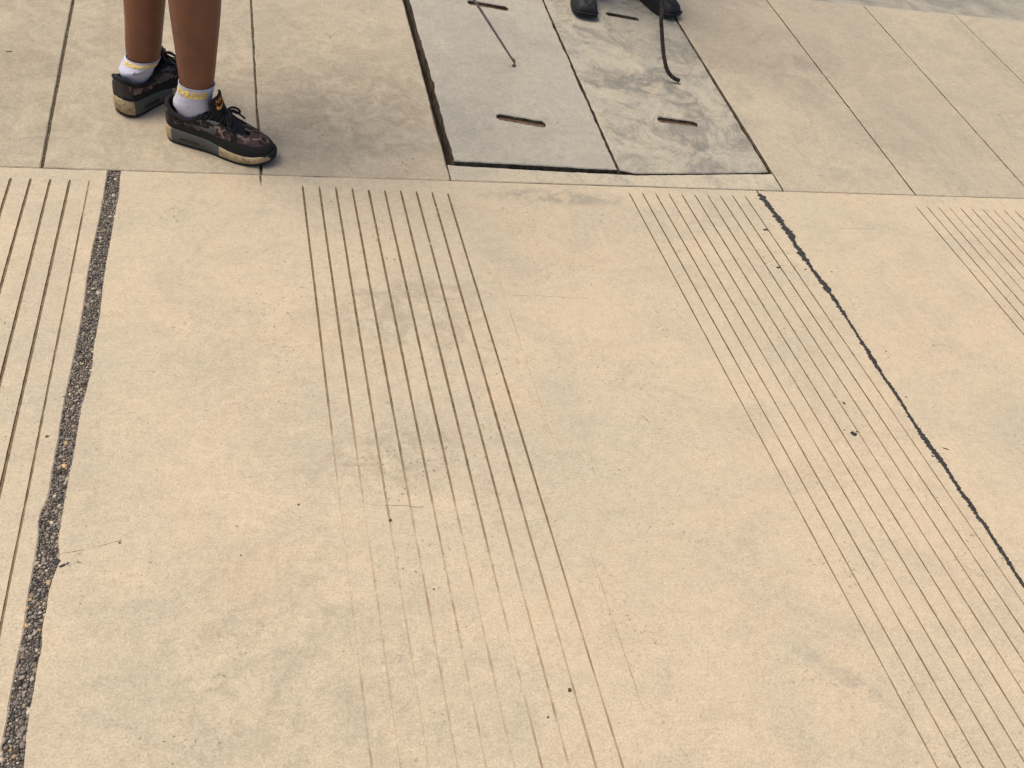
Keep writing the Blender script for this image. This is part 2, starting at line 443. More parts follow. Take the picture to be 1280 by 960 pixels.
GR = [(-.28,2.048),(-.277,1.943),(-.281,1.84),(-.283,1.753),(-.285,1.679),(-.286,1.601),(-.285,1.503),(-.288,1.426),(-.286,1.361),(-.292,1.292),(-.295,1.272),(-.297,1.212),(-.297,1.155),(-.3,1.105),(-.302,1.048),(-.303,.994),(-.303,.951),(-.299,.935),(-.299,.912),(-.304,.886),(-.307,.865),(-.307,.831),(-.309,.797),(-.305,.772),(-.308,.744),(-.308,.703),(-.309,.674),(-.309,.643),(-.308,.618),(-.307,.594),(-.309,.4),(-.307,-.5),(-.31,-3.4)]
CRK = [(1.469,2.02),(1.472,1.967),(1.474,1.888),(1.475,1.835),(1.468,1.743),(1.469,1.645),(1.471,1.556),(1.469,1.462),(1.462,1.344),(1.458,1.277),(1.457,1.181),(1.451,1.082),(1.454,1.015),(1.45,.9),(1.451,.827),(1.444,.678),(1.44,.4),(1.43,-1.0),(1.42,-3.4)]
def interp(T, y):
    T = sorted(T, key=lambda p: p[1])
    return float(np.interp(y, [p[1] for p in T], [p[0] for p in T]))
def yrows(y0, y1, fine=0.008):
    ys = []; y = y0
    while y > y1:
        ys.append(y); y -= fine if y > 0.40 else 0.08
    ys.append(y1); return ys
ROWS = yrows(YH - 0.0045, Y_END)
def edge_fn(T, off, amp, seed):
    return lambda y: interp(T, min(y, 2.046)) + off + amp * (n1(y * 11, seed) + 0.8 * n1(y * 42, seed + 1) + 0.6 * n1(y * 130, seed + 2))
def strip_slab(le, re_, grooves, parent, seed, ch=0.0022, th=0.09):
    """Slab of the flat drive: ribbons of paving between its grooves, worn arris and soil-caked sides."""
    V, Fc, MI = [], [], []
    gs = sorted(grooves, key=lambda g: g.x0)
    def cols(y):
        l, r = le(y), re_(y)
        c = [(l, -th), (l, -ch * 0.9), (l + ch * (0.7 + 0.8 * abs(n1(y * 60, seed))), 0.0)]
        for g in gs:
            x = g.x(y); h = g.hw(y); c += [(x - h, 0.0), (x + h, 0.0)]
        return c + [(r - ch * (0.7 + 0.8 * abs(n1(y * 55, seed + 1))), 0.0), (r, -ch * 0.9), (r, -th)]
    top = cols(ROWS[0])
    def jag(x): return YH - 0.0008 + 0.0010 * n1(x * 40, seed + 3) + 0.0006 * n1(x * 130, seed + 4)
    rows = [[(x, jag(x), -th) for (x, z) in top], [(x, jag(x), min(z, -ch * 0.8)) for (x, z) in top]] + [[(x, y, z) for (x, z) in cols(y)] for y in ROWS]
    n = len(top)
    gaps = {3 + 2 * i for i in range(len(gs))}
    for r in rows: V += r
    for i in range(len(rows) - 1):
        for k in range(n - 1):
            if k in gaps and i >= 2:
                g = gs[(k - 3) // 2]
                continue
            a = i * n + k
            Fc.append((a, a + n, a + n + 1, a + 1)); MI.append(1 if (i == 0 or k in (0, n - 2)) else 0)
    o = pd_obj('slab', V, Fc, [M_LOWER, M_CAKED], parent)
    o.data.polygons.foreach_set('material_index', MI)
    return o
# middle slab: gravel strip on its left, tarred joint on its right, two sets of sawn grooves
gm = group_grooves('mid'); gr2 = group_grooves('right')
seam = Groove(0.583, 1.70, 0.35, 0.004, 0.0026, 91, lambda y: 0.16 + 0.12 * n1(y * 3, 4))
stub = Groove(0.047, YH - 0.004, 1.995, 0.02, 0.006, 93, lambda y: 0.9)
strip_slab(edge_fn(GR, 0, 0.0009, 2), edge_fn(CRK, -0.0022, 0.0012, 3), gm + gr2 + [seam, stub], drive, 5.0)
for g in gm + gr2 + [stub]: groove_obj(g, drive)
groove_obj(seam, drive, depth=0.0016)
# left slab
gl0 = group_grooves('left')
strip_slab(lambda y: -2.05, edge_fn(GL, 0, 0.0007, 1), gl0, drive, 6.0)
for g in gl0: groove_obj(g, drive)
# right slab
gf = group_grooves('far')
strip_slab(edge_fn(CRK, 0.0022, 0.0012, 4), lambda y: 3.22, gf, drive, 7.0)
for g in gf: groove_obj(g, drive)
for (x0, x1) in ((-5.4, -3.81), (-3.80, -2.058), (3.228, 4.97), (4.978, 6.9)):
    loop_slab('slab', rough_rect(x0, x1, Y_END, YH - 0.0012, step=0.05), [], flat, M_LOWER, parent=drive)

# the rising strip: slabs of half a metre between sawn joints
JX = [(-5.40, .006), (-4.45, .006), (-3.45, .006), (-2.45, .006), (-1.45, .006), (-0.953, .006), (-0.453, .0072), (0.049, .0058)]
edges = [j[0] for j in JX]
for i in range(len(JX)):
    x0 = JX[i][0] + JX[i][1] / 2
    x1 = (JX[i + 1][0] - JX[i + 1][1] / 2) if i + 1 < len(JX) else 0.5385
    loop_slab('slab', rough_rect(x0, x1, 0.0006, S_END - 0.001, amp=0.0009 if i < len(JX) - 1 else 0.0022, seed=100 + i), [], up, M_UPPER, parent=apron)
JR = [1.5635, 2.037, 2.510, 2.975, 3.47, 3.97, 4.9, 5.9, 6.9]
for i in range(len(JR) - 1):
    x0 = JR[i] + (0.0030 if i else 0.0); x1 = JR[i + 1] - 0.0030
    loop_slab('slab', rough_rect(x0, x1, 0.0006, S_END - 0.001, amp=0.0007, seed=130 + i), [], up, M_UPPER, parent=apron)
# narrow concrete edge in front of the drain
fr = ([(0.5425, 0.0014)] + rough_line((0.56, 0.0014), (1.5585, 0.0014), 0.012, 0.0007, 150) + [(1.5585, 0.0014), (1.5585, 0.0835)]
      + rough_line((1.5585, 0.0835), (1.40, 0.0735), 0.01, 0.0012, 151) + rough_line((1.40, 0.0735), (1.10, 0.0525), 0.01, 0.0010, 152)
      + rough_line((1.10, 0.0525), (0.77, 0.0600), 0.01, 0.0014, 153) + rough_line((0.77, 0.0600), (0.5425, 0.0690), 0.01, 0.0016, 154) + [(0.5425, 0.0690)])
loop_slab('edge_slab', fr, [], up, M_STRIP, th=0.12, parent=apron)
loop_slab('edge_slab', rough_rect(0.5425, 1.5585, 1.205, S_END - 0.001, seed=160), [], up, M_STRIP, th=0.12, parent=apron)
# drain trench under the covers
pit = []
def quad(V, Fc, a, b, c, d):
    i = len(V); V += [a, b, c, d]; Fc.append((i, i + 1, i + 2, i + 3))
V, Fc = [], []
X0, X1, A0, A1, B = 0.5365, 1.5655, 0.045, 1.215, -0.17
quad(V, Fc, Vector((X0, up(0, A0).y, B)), Vector((X1, up(0, A0).y, B)), Vector((X1, up(0, A1).y, B)), Vector((X0, up(0, A1).y, B)))
for (xa, sa, xb, sb) in ((X0, A0, X1, A0), (X1, A0, X1, A1), (X1, A1, X0, A1), (X0, A1, X0, A0)):
    quad(V, Fc, Vector((xa, up(0, sa).y, B)), Vector((xb, up(0, sb).y, B)), up(xb, sb, -0.015), up(xa, sa, -0.015))
trench = pd_obj('drain_trench', V, Fc, M_PIT); prop(trench, kind='structure')

# ------------------------------------------------------------------ the two lift-out drain covers
def slot(x0, s0, x1, s1, wd=0.033):
    a = Vector((x0, s0)); b = Vector((x1, s1)); L = (b - a).length; d = (b - a) / L; nr = Vector((-d.y, d.x))
    top, bot = [], []
    n = 14
    for i in range(n + 1):
        t = i / n; e = min(1.0, 0.45 + min(t, 1 - t) * 9)
        c = a + d * (L * t)
        top.append(tuple(c + nr * (wd / 2 * e * (1 + 0.18 * n1(t * 7, x0 * 9))))); bot.append(tuple(c - nr * (wd / 2 * e * (1 + 0.18 * n1(t * 8, x0 * 5 + 3)))))
    return bot + top[::-1], a, b
def drain_cover(outline, slots, mat, base, label):
    root = empty('drain_cover', base)
    prop(root, label, 'drain cover', 'lift-out concrete drain covers')
    sl = [slot(*q) for q in slots]
    loop_slab('slab', outline, [s[0] for s in sl], up, mat, th=0.085, ch=0.003, parent=root, hole_depth=0.05)
    for (lp, a, b) in sl:                                   # rusty liner sunk in each lifting slot
        d = (b - a).normalized(); nr = Vector((-d.y, d.x))
        V, Fc = [], []
        prof = [(0.0170, -0.0125), (0.0060, -0.0115), (-0.0060, -0.0085), (-0.0170, -0.004)]
        for k, t in enumerate((0.02, 0.5, 0.98)):
            c = a + (b - a) * t
            for (o, z) in prof:
                q = c + nr * o; V.append(up(q.x, q.y, z))
        for k in range(2):
            for j in range(3):
                i = k * 4 + j; Fc.append((i, i + 1, i + 5, i + 4))
        pd_obj('slot_liner', V, Fc, M_RUST, root)
    return root
def outline4(bl, br, tr, tl, seed, amp=0.0026):
    return rough_line(bl, br, 0.01, amp * 0.7, seed) + rough_line(br, tr, 0.01, amp, seed + 3) + rough_line(tr, tl, 0.01, amp, seed + 6) + rough_line(tl, bl, 0.01, amp, seed + 9)
oc1 = outline4((0.5655, 0.0900), (1.0435, 0.0760), (1.0525, 1.192), (0.5635, 1.195), 200)
cover1 = drain_cover(oc1, [(0.732, 0.317, 0.878, 0.286), (0.768, 1.002, 0.909, 0.978)], M_COVER1, up(0.80, 0.64), 'smooth grey concrete drain cover with the wide dark gap along its left edge')
oc2 = rough_line((1.0535, 0.0750), (1.10, 0.0620), 0.01, 0.001, 220) + rough_line((1.10, 0.0620), (1.40, 0.0800), 0.01, 0.001, 223) + rough_line((1.40, 0.0800), (1.549, 0.0920), 0.01, 0.001, 226) \
    + rough_line((1.549, 0.0920), (1.557, 1.192), 0.01, 0.0016, 229) + rough_line((1.557, 1.192), (1.0600, 1.192), 0.01, 0.001, 232) + rough_line((1.0600, 1.192), (1.0535, 0.0750), 0.01, 0.0022, 235)
cover2 = drain_cover(oc2, [(1.264, 0.348, 1.397, 0.331, 0.030), (1.281, 1.007, 1.403, 0.986, 0.028)], M_COVER2, up(1.30, 0.64), 'blotchy dark-stained concrete drain cover under the black shoes')

# ------------------------------------------------------------------ tar in the joint between the slabs
def tar_joint():
    V, Fc = [], []
    ys = []; y = 2.022
    while y > 0.42:
        ys.append(y); y -= 0.0022
    while y > Y_END:
        ys.append(y); y -= 0.03
    bl = [(1.985, .0045), (1.90, .006), (1.83, .0085), (1.73, .004), (1.60, .0065), (1.52, .003), (1.344, .0045), (1.32, .005), (1.06, .0065), (1.015, .009), (0.90, .005), (0.86, .004), (2.01, .005)]
    for i, y in enumerate(ys):
        c = interp(CRK, y) + 0.0016 * n1(y * 40, 9)
        base = 0.0046 + 0.0030 * sst(1.45, 1.8, y)
        for (yy, a) in bl: base += a * (0.75 if yy > 1.4 else 0.38) * math.exp(-((y - yy) / 0.028) ** 2)
        jl = max(0.25, 1 + 0.45 * n1(y * 55, 1) + 0.65 * n1(y * 160, 2) + 0.85 * n1(y * 400, 3)); jr = max(0.25, 1 + 0.45 * n1(y * 60, 4) + 0.65 * n1(y * 170, 5) + 0.85 * n1(y * 390, 6))
        hl, hr = base * jl, base * jr
        e = min(1.0, (2.024 - y) / 0.02 + 0.2)
        hl *= e; hr *= e
        z = 0.0012 + 0.0009 * n1(y * 90, 7)
        V += [(c - hl, y, -0.0002), (c - hl * 0.75, y, z * .8), (c, y, z + 0.0005), (c + hr * 0.75, y, z * .8), (c + hr, y, -0.0002)]
    for i in range(len(ys) - 1):
        for k in range(4):
            a = i * 5 + k; Fc.append((a, a + 1, a + 6, a + 5))
    return pd_obj('tar_joint', V, Fc, M_TAR, drive)
tar_joint()
def blob_mesh(V, Fc, x, y, z, r, h, seed, el=1.0, ang=0.0, n=11, fn=flat):
    i0 = len(V)
    for ring, (q, hz) in enumerate(((1.0, 0.0), (0.72, 0.7))):
        for k in range(n):
            a = 2 * math.pi * k / n
            rr = r * q * (1 + 0.45 * n1(k * 1.7 + x * 31, seed) + 0.25 * n1(k * 5.1, seed + y * 9))
            u, v = rr * math.cos(a) * el, rr * math.sin(a)
            V.append(fn(x + u * math.cos(ang) - v * math.sin(ang), y + u * math.sin(ang) + v * math.cos(ang), z + h * hz))
    V.append(fn(x, y, z + h))
    for k in range(n):
        j = (k + 1) % n
        Fc.append((i0 + k, i0 + j, i0 + n + j, i0 + n + k)); Fc.append((i0 + n + k, i0 + n + j, i0 + 2 * n))
V, Fc = [], []
for (x, y, r, el, a) in ((1.279, 1.088, .0072, 1.15, .7), (1.407, 1.844, .0055, 1.8, .1), (1.368, 1.675, .0045, 1.7, 0), (1.447, 1.666, .003, 1.2, .4), (1.304, 1.179, .004, 1.3, -.7),
                        (1.262, 1.100, .0016, 2, 0), (1.291, 1.093, .0018, 2.5, 0), (1.524, 1.656, .0028, 1.3, 0), (1.515, 1.345, .0022, 1, 0), (1.520, 1.33, .0015, 1, 0), (1.508, 1.322, .0013, 1, 0), (1.475, 1.40, .0018, 1, 0),
                        (-0.301, 0.9165, .0055, 1.2, .5), (-0.292, 0.908, .0030, 2.2, .45), (-0.285, 0.9115, .0017, 2.4, .7), (1.487, 1.03, .0022, 4, -.5), (1.441, 1.012, .003, 1.3, 0), (1.480, 1.19, .002, 1.5, 0)):
    blob_mesh(V, Fc, x, y, -0.0003, r, 0.0012, x * 3 + y, el, a)
ts = pd_obj('tar_spots', V, Fc, M_TAR, drive); ts['kind'] = 'stuff'

# ------------------------------------------------------------------ gravel strip between the slabs
def gravel_strip():
    rnd = random.Random(11)
    bmI = bmesh.new(); bmesh.ops.create_icosphere(bmI, subdivisions=2, radius=1.0)
    bmI.verts.ensure_lookup_table(); IV2 = np.array([v.co[:] for v in bmI.verts]); IF2 = [[v.index for v in f.verts] for f in bmI.faces]; bmI.free()
    bmI = bmesh.new(); bmesh.ops.create_icosphere(bmI, subdivisions=1, radius=1.0)
    bmI.verts.ensure_lookup_table(); IV1 = np.array([v.co[:] for v in bmI.verts]); IF1 = [[v.index for v in f.verts] for f in bmI.faces]; bmI.free()
    pal = [(.105, .095, .082), (.14, .125, .105), (.075, .068, .06), (.18, .165, .14), (.12, .10, .078), (.05, .045, .04), (.26, .235, .195), (.42, .39, .33), (.30, .20, .11), (.22, .17, .11), (.09, .085, .085), (.035, .032, .03)]
    wts = [18, 18, 12, 12, 12, 7, 6, 0.4, 0.7, 3, 9, 4]
    V, Fc, Cc = [], [], []
    pts = []
    cell = {}
    def ok(x, y, r):
        gx, gy = int(math.floor(x / .012)), int(math.floor(y / .012))
        for a in (-1, 0, 1):
            for b in (-1, 0, 1):
                for (px, py, pr) in cell.get((gx + a, gy + b), ()):
                    if (px - x) ** 2 + (py - y) ** 2 < ((pr + r) * 0.80) ** 2: return False
        cell.setdefault((gx, gy), []).append((x, y, r)); return True
    for (lo, hi, tries) in ((.0036, .0052, 450), (.0022, .0034, 6000), (.0013, .0022, 36000)):
        for _ in range(tries):
            y = rnd.uniform(0.30, YH - 0.003)
            if lo > .003 and rnd.random() < sst(0.9, 1.7, y) * .7: continue
            a, b = interp_l(y), interp_r(y)
            x = rnd.uniform(a - 0.0005, b + 0.0005); r = rnd.uniform(lo, hi)
            if ok(x, y, r): pts.append((x, y, r))
    for (x, y, r) in pts:
        IV, IF = (IV2, IF2) if r > .0033 else (IV1, IF1)
        sc = np.array([rnd.uniform(.75, 1.25), rnd.uniform(.75, 1.25), rnd.uniform(.5, .8)]) * r
        jit = 1 + 0.16 * np.random.RandomState(int(x * 1e6) % 99991).randn(len(IV), 1)
        A = IV * jit * sc
        a = rnd.uniform(0, 6.28); tl = rnd.uniform(-.5, .5)
        Rz = np.array([[math.cos(a), -math.sin(a), 0], [math.sin(a), math.cos(a), 0], [0, 0, 1]]); Rx = np.array([[1, 0, 0], [0, math.cos(tl), -math.sin(tl)], [0, math.sin(tl), math.cos(tl)]])
        A = A @ (Rz @ Rx).T + np.array([x, y, -0.0020 - r * 0.35 + rnd.uniform(-.001, .001)])
        i0 = len(V); V += A.tolist(); Fc += [[i0 + k for k in f] for f in IF]
        c = rnd.choices(pal, wts)[0]; k = rnd.uniform(.8, 1.25)
        Cc += [(c[0] * k * 1.62, c[1] * k * 1.52, c[2] * k * 1.36, 1.0)] * len(IV)
    o = pd_obj('gravel', V, Fc, M_GRAVEL, None, smooth=True)
    at = o.data.attributes.new('tint', 'FLOAT_COLOR', 'POINT')
    at.data.foreach_set('color', np.array(Cc).ravel())
    prop(o, 'dark gravel strip packed between two concrete slabs', 'gravel', kind='stuff')
    return o
_gy = np.array([p[1] for p in GL][::-1]); _gx = np.array([p[0] for p in GL][::-1])
_hy = np.array([p[1] for p in GR][::-1]); _hx = np.array([p[0] for p in GR][::-1])
interp_l = lambda y: float(np.interp(y, _gy, _gx)); interp_r = lambda y: float(np.interp(y, _hy, _hx))
gravel_strip()
def bed_mat():
    t = NT('gravel matrix')
    return t.done(t.mix(t.rng(t.noise(380, 5, 0.8), 0.35, 0.7), (0.05, 0.044, 0.037), (0.19, 0.168, 0.138)), 0.9, t.noise(500, 5), 0.9, 0.003, 0.2)
V, Fc = [], []
ys = [YH - 0.002] + ROWS
for y in ys: V += [(interp_l(y) - .004, y, -0.0042), (interp_r(y) + .004, y, -0.0042)]
for i in range(len(ys) - 1): Fc.append((2 * i, 2 * i + 1, 2 * i + 3, 2 * i + 2))
pd_obj('gravel_bed', V, Fc, bed_mat(), drive)

# hairline cracks with a little dirt in them
def hairline(pts, seed, wd=0.0011):
    P = catmull(pts, max(12, int(40 * math.dist(pts[0], pts[-1]) / 0.2)))
    V, Fc = [], []
    for i, p in enumerate(P):
        t = P[min(i + 1, len(P) - 1)] - P[max(i - 1, 0)]; t = t / (np.hypot(*t) + 1e-9)
        o = 0.0016 * n1(i * 0.45, seed); h = wd * 0.5 * max(0.05, 0.55 + 1.1 * n1(i * 0.31, seed + 4))
        c = p + np.array([-t[1], t[0]]) * o
        for sg in (-1, 1): V.append((c[0] - t[1] * h * sg, c[1] + t[0] * h * sg, 0.0002))
    for i in range(len(P) - 1): Fc.append((2 * i, 2 * i + 1, 2 * i + 3, 2 * i + 2))
    pd_obj('hairline_crack', V, Fc, M_SOIL, drive)
hairline([(-.292, .931), (-.25, .938), (-.207, .949)], 1.0, .0013)
hairline([(.602, 1.566), (.70, 1.560), (.789, 1.552)], 2.0, .0010)
hairline([(.205, .985), (.24, .981), (.30, .972)], 3.0, .0008)
hairline([(.80, 1.17), (.808, 1.15), (.812, 1.135)], 4.0, .0014)
hairline([(1.64, 1.86), (1.70, 1.855), (1.78, 1.857)], 5.0, .0010)

# small grit lying about
def grit():
    rnd = random.Random(5)
    V, Fc = [], []
    for (x, y, r) in ((.236, .949, .0032), (.476, .593, .0034), (.079, .997, .0022), (-.333 - .012, 1.185, .003), (.43, .555, .0018), (.29, .80, .0018), (.215, 1.93, .0016), (.62, 1.60, .0016), (-.02, .90, .0016), (-.21, .944, .002)):
        blob_mesh(V, Fc, x, y, -0.0002, r, r * 0.9, x * 5 + y * 3, 1.25, x * 9, 8)
    for _ in range(70):
        x = rnd.uniform(-.5, 2.2); y = rnd.uniform(.4, 2.0)
        blob_mesh(V, Fc, x, y, -0.0002, rnd.uniform(.0006, .0012), .0008, rnd.random() * 9, 1.3, rnd.random() * 6, 6)
    for _ in range(45):
        x = rnd.uniform(-.9, 3.2); s = rnd.uniform(.02, 1.2)
        blob_mesh(V, Fc, x, s, -0.0002, rnd.uniform(.0008, .0018), .0012, rnd.random() * 9, 1.3, rnd.random() * 6, 6, fn=up)
    blob_mesh(V, Fc, -.585, .50, -.0002, .0035, .0012, 2.0, 3.0, 0.1, 9, fn=up)
    o = pd_obj('grit', V, Fc, M_SOIL); prop(o, 'loose dark specks of grit scattered over the concrete', 'grit', kind='stuff')
grit()

# ------------------------------------------------------------------ people: materials
def plain(name, col, rough=0.7, spec=0.3, var=0.15, ns=60, bump=0.0, bns=300):
    t = NT(name)
    c = t.mix(t.noise(ns, 4, 0.65), tuple(x * (1 - var) for x in col), tuple(min(1, x * (1 + var)) for x in col))
    return t.done(c, rough, t.noise(bns, 4) if bump else None, bump, 0.001, spec)
def skin_mat(name, c):
    t = NT(name)
    k = t.mix(t.rng(t.noise(22, 5, 0.6), 0.3, 0.7), tuple(x * 0.88 for x in c), tuple(x * 1.10 for x in c))
    k = t.mix(t.math('MULTIPLY', t.rng(t.noise(7, 3, 0.6, sc=(1, 1, 0.6)), 0.42, 0.68), 0.30), k, (c[0] * 1.35, c[1] * 1.25, c[2] * 1.15))
    k = t.mix(t.math('MULTIPLY', t.rng(t.noise(420, 2, 0.6, sc=(1, 1, 0.28)), 0.60, 0.70), 0.42), k, tuple(x * 0.40 for x in c))
    t.b.inputs['Subsurface Weight'].default_value = 0.06
    t.b.inputs['Subsurface Radius'].default_value = (0.01, 0.004, 0.002)
    return t.done(k, 0.45, t.noise(420, 3, 0.6), 0.25, 0.0008, 0.4)
M_SKIN = skin_mat('brown skin', (0.150, 0.058, 0.027))
M_SOCK = plain('white knit', (0.47, 0.46, 0.53), 0.95, 0.1, 0.07, 200, 0.5, 900)
M_YEL = plain('yellow yarn', (0.72, 0.52, 0.13), 0.95, 0.1, 0.2, 300)
M_SGREY = plain('grey yarn', (0.15, 0.14, 0.15), 0.95, 0.1)
M_BLACK = plain('black mesh fabric', (0.010, 0.010, 0.011), 0.75, 0.25, 0.3, 300, 0.5, 900)
M_BLACK2 = plain('black nubuck', (0.017, 0.0162, 0.0155), 0.85, 0.2, 0.35, 90, 0.3, 700)
M_HEELP = plain('dark moulded panel', (0.036, 0.030, 0.025), 0.6, 0.3, 0.3, 70)
M_GREYP = plain('grey moulded plate', (0.072, 0.073, 0.070), 0.6, 0.3, 0.2, 80)
M_MIDG = plain('grey midsole foam', (0.075, 0.078, 0.066), 0.7, 0.25, 0.25, 60)
M_WIN = plain('dark air window', (0.012, 0.012, 0.013), 0.25, 0.5)
M_ORANGE = plain('orange print', (0.72, 0.27, 0.055), 0.7)
def dirty_sole():
    t = NT('dirty cream midsole foam')
    c = t.mix(t.rng(t.noise(45, 5, 0.7), 0.35, 0.65), (0.33, 0.24, 0.125), (0.43, 0.335, 0.20))
    c = t.mix(t.math('MULTIPLY', t.rng(t.noise(70, 5, 0.75, off=(3, 0, 0)), 0.50, 0.62), 0.65), c, (0.085, 0.068, 0.045))
    return t.done(c, 0.85, t.noise(200, 4), 0.3, 0.001, 0.2)
M_CREAM = dirty_sole()
M_OUT = plain('worn rubber', (0.025, 0.022, 0.020), 0.85, 0.2, 0.4, 60)
def camo_fabric():
    t = NT('brown camouflage fabric')
    tc = t.n('ShaderNodeTexCoord').outputs['Object']
    a = t.noise(30, 3, 0.55, vec=tc, dist=1.2); b = t.noise(40, 3, 0.55, vec=tc, off=(5, 2, 1), dist=1.0); d = t.noise(34, 3, 0.5, vec=tc, off=(9, 1, 7), dist=1.4)
    c = t.mix(t.rng(a, 0.485, 0.515), (0.020, 0.016, 0.014), (0.062, 0.040, 0.033))
    c = t.mix(t.rng(b, 0.545, 0.575), c, (0.19, 0.13, 0.10))
    c = t.mix(t.rng(d, 0.58, 0.61), c, (0.010, 0.009, 0.009))
    return t.done(c, 0.85, t.noise(900, 3), 0.35, 0.0006, 0.2)
M_CAMO = camo_fabric()
M_LEATH = plain('black leather', (0.012, 0.012, 0.0135), 0.62, 0.35, 0.3, 40, 0.3, 300)
M_BSOLE = plain('black rubber sole', (0.022, 0.022, 0.024), 0.7, 0.3, 0.3)

# ------------------------------------------------------------------ shoe
def swoosh_lo_hi(u):
    """Lower and upper edge of the tick at u (0 = hook, 1 = tip)."""
    lo = float(np.interp(u, [0, .02, .1, .2, .3, .42, .6, .8, 1.0], [.26, .14, .03, 0, .03, .11, .245, .395, .55]))
    hi = float(np.interp(u, [0, .03, .07, .12, .18, .26, .4, .7, 1.0], [.30, .38, .46, .54, .27, .22, .26, .40, .56]))
    return lo, max(hi, lo + 0.004)

def make_shoe(person, origin, heading, mirror, style, L=0.30, lace_up=True, tag=None):
    """origin: heel on the ground; heading in the paving plane; mirror for a left foot."""
    ex = (up(math.cos(heading), math.sin(heading)) - up(0, 0)).normalized()
    ez = Vector((0, -ST, CT)); ey = ez.cross(ex)
    if mirror: ey = -ey
    k = L / 0.30
    o = Vector(origin)
    MW = lambda p: o + ex * (p[0] * k) + ey * (p[1] * k) + ez * (p[2] * k)
    sneaker = style == 'sneaker'
    if sneaker:
        bl = [(0, 0), (.005, -.021), (.026, -.036), (.08, -.038), (.13, -.040), (.18, -.049), (.22, -.052), (.258, -.046), (.287, -.027), (.298, .004)]
        bmd = [(0, 0), (.005, .021), (.026, .035), (.08, .033), (.13, .033), (.18, .043), (.22, .048), (.258, .044), (.287, .029), (.298, .004)]
        tl = [(.006, 0, .112), (.010, -.018, .108), (.033, -.031, .092), (.068, -.035, .084), (.100, -.034, .098), (.140, -.023, .099), (.172, -.017, .087), (.202, -.011, .076), (.236, -.0005, .066), (.266, .002, .058)]
    else:
        bl = [(0, 0), (.005, -.021), (.028, -.033), (.08, -.034), (.13, -.036), (.18, -.043), (.225, -.047), (.266, -.045), (.294, -.034), (.300, .000)]
        bmd = [(0, 0), (.005, .021), (.028, .032), (.08, .029), (.13, .029), (.18, .038), (.225, .045), (.266, .044), (.294, .034), (.300, .000)]
        tl = [(.010, 0, .110), (.013, -.017, .106), (.034, -.029, .098), (.068, -.033, .094), (.105, -.031, .098), (.140, -.019, .086), (.172, -.011, .074), (.202, -.004, .067), (.238, -.0005, .060), (.268, .000, .053)]
    tm = [(p[0], -p[1] if abs(p[1]) > .003 else p[1], p[2]) for p in tl]
    N = 46
    side = {-1: (catmull(bl, N), catmull(tl, N)), 1: (catmull(bmd, N), catmull(tm, N))}
    spring = lambda x: 0.016 * max(0, (x - .20) / .1) ** 2 + 0.006 * max(0, (.035 - x) / .035) ** 2
    if sneaker: msz = lambda x: float(np.interp(x, [0, .06, .13, .19, .25, .30], [.050, .046, .041, .032, .027, .027])) + spring(x) * 0.8
    else: msz = lambda x: float(np.interp(x, [0, .07, .10, .2, .3], [.026, .026, .016, .014, .014])) + spring(x) * 0.8
    def S(sd, s, t, off=0.0):
        Bc, Tc = side[sd]
        f = s * (N - 1); i = min(int(f), N - 2); f -= i
        B = Bc[i] * (1 - f) + Bc[i + 1] * f; T = Tc[i] * (1 - f) + Tc[i + 1] * f
        ph = t * math.pi / 2
        c = max(0.0, math.cos(ph)) ** (0.72 if s > .5 else 0.85); sn = math.sin(ph) ** 0.95
        zb = msz(B[0]) - 0.006
        inset = 0.0025
        bx = B * (1 - inset / max(0.02, np.hypot(B[0] - .15, B[1])))
        if i < 2: bx = B
        x = T[0] + (bx[0] - T[0]) * c; y = T[1] + (bx[1] - T[1]) * c; z = zb + (T[2] - zb) * sn
        return np.array([x, y, z])
    def SN(sd, s, t, off):
        e = 0.012
        s = min(max(s, 0), 1); p = S(sd, s, t)
        a = S(sd, min(s + e, 1), t) - S(sd, max(s - e, 0), t); b = S(sd, s, min(t + 0.03, 1)) - S(sd, s, max(t - 0.03, 0))
        n = np.cross(a, b) * (-sd); ln = np.linalg.norm(n)
        c = p - np.array([p[0] if p[0] < .22 else .22, 0, .03])
        if n @ np.array([p[0] - .13, p[1] * 3, p[2] - .02]) < 0: n = -n
        return p + n / (ln + 1e-12) * off
    def s_of_x(sd, x):
        B = side[sd][0][:, 0]
        return float(np.interp(x, B, np.linspace(0, 1, N)))
    # upper
    V, Fc = [], []
    NTt = 11
    ring = [(-1, i / (N - 1)) for i in range(N)] + [(1, i / (N - 1)) for i in range(N - 2, 0, -1)]
    for (sd, s) in ring:
        for j in range(NTt): V.append(MW(S(sd, s, j / (NTt - 1))))
    nr = len(ring)
    for i in range(nr):
        i2 = (i + 1) % nr
        for j in range(NTt - 1):
            Fc.append((i * NTt + j, i2 * NTt + j, i2 * NTt + j + 1, i * NTt + j + 1))
    shoe = pd_obj('shoe', V, Fc, M_CAMO if sneaker else M_LEATH, person, smooth=True)
    bm = bmesh.new(); bm.from_mesh(shoe.data); bmesh.ops.remove_doubles(bm, verts=bm.verts, dist=0.0012); bmesh.ops.recalc_face_normals(bm, faces=bm.faces); bm.to_mesh(shoe.data); bm.free()
    shoe.data.polygons.foreach_set('use_smooth', [True] * len(shoe.data.polygons))
    if tag: shoe['label'] = tag
    def part(name, V, Fc, mat, smooth=True):
        ob = pd_obj(name, V, Fc, mat, shoe, smooth)
        return ob
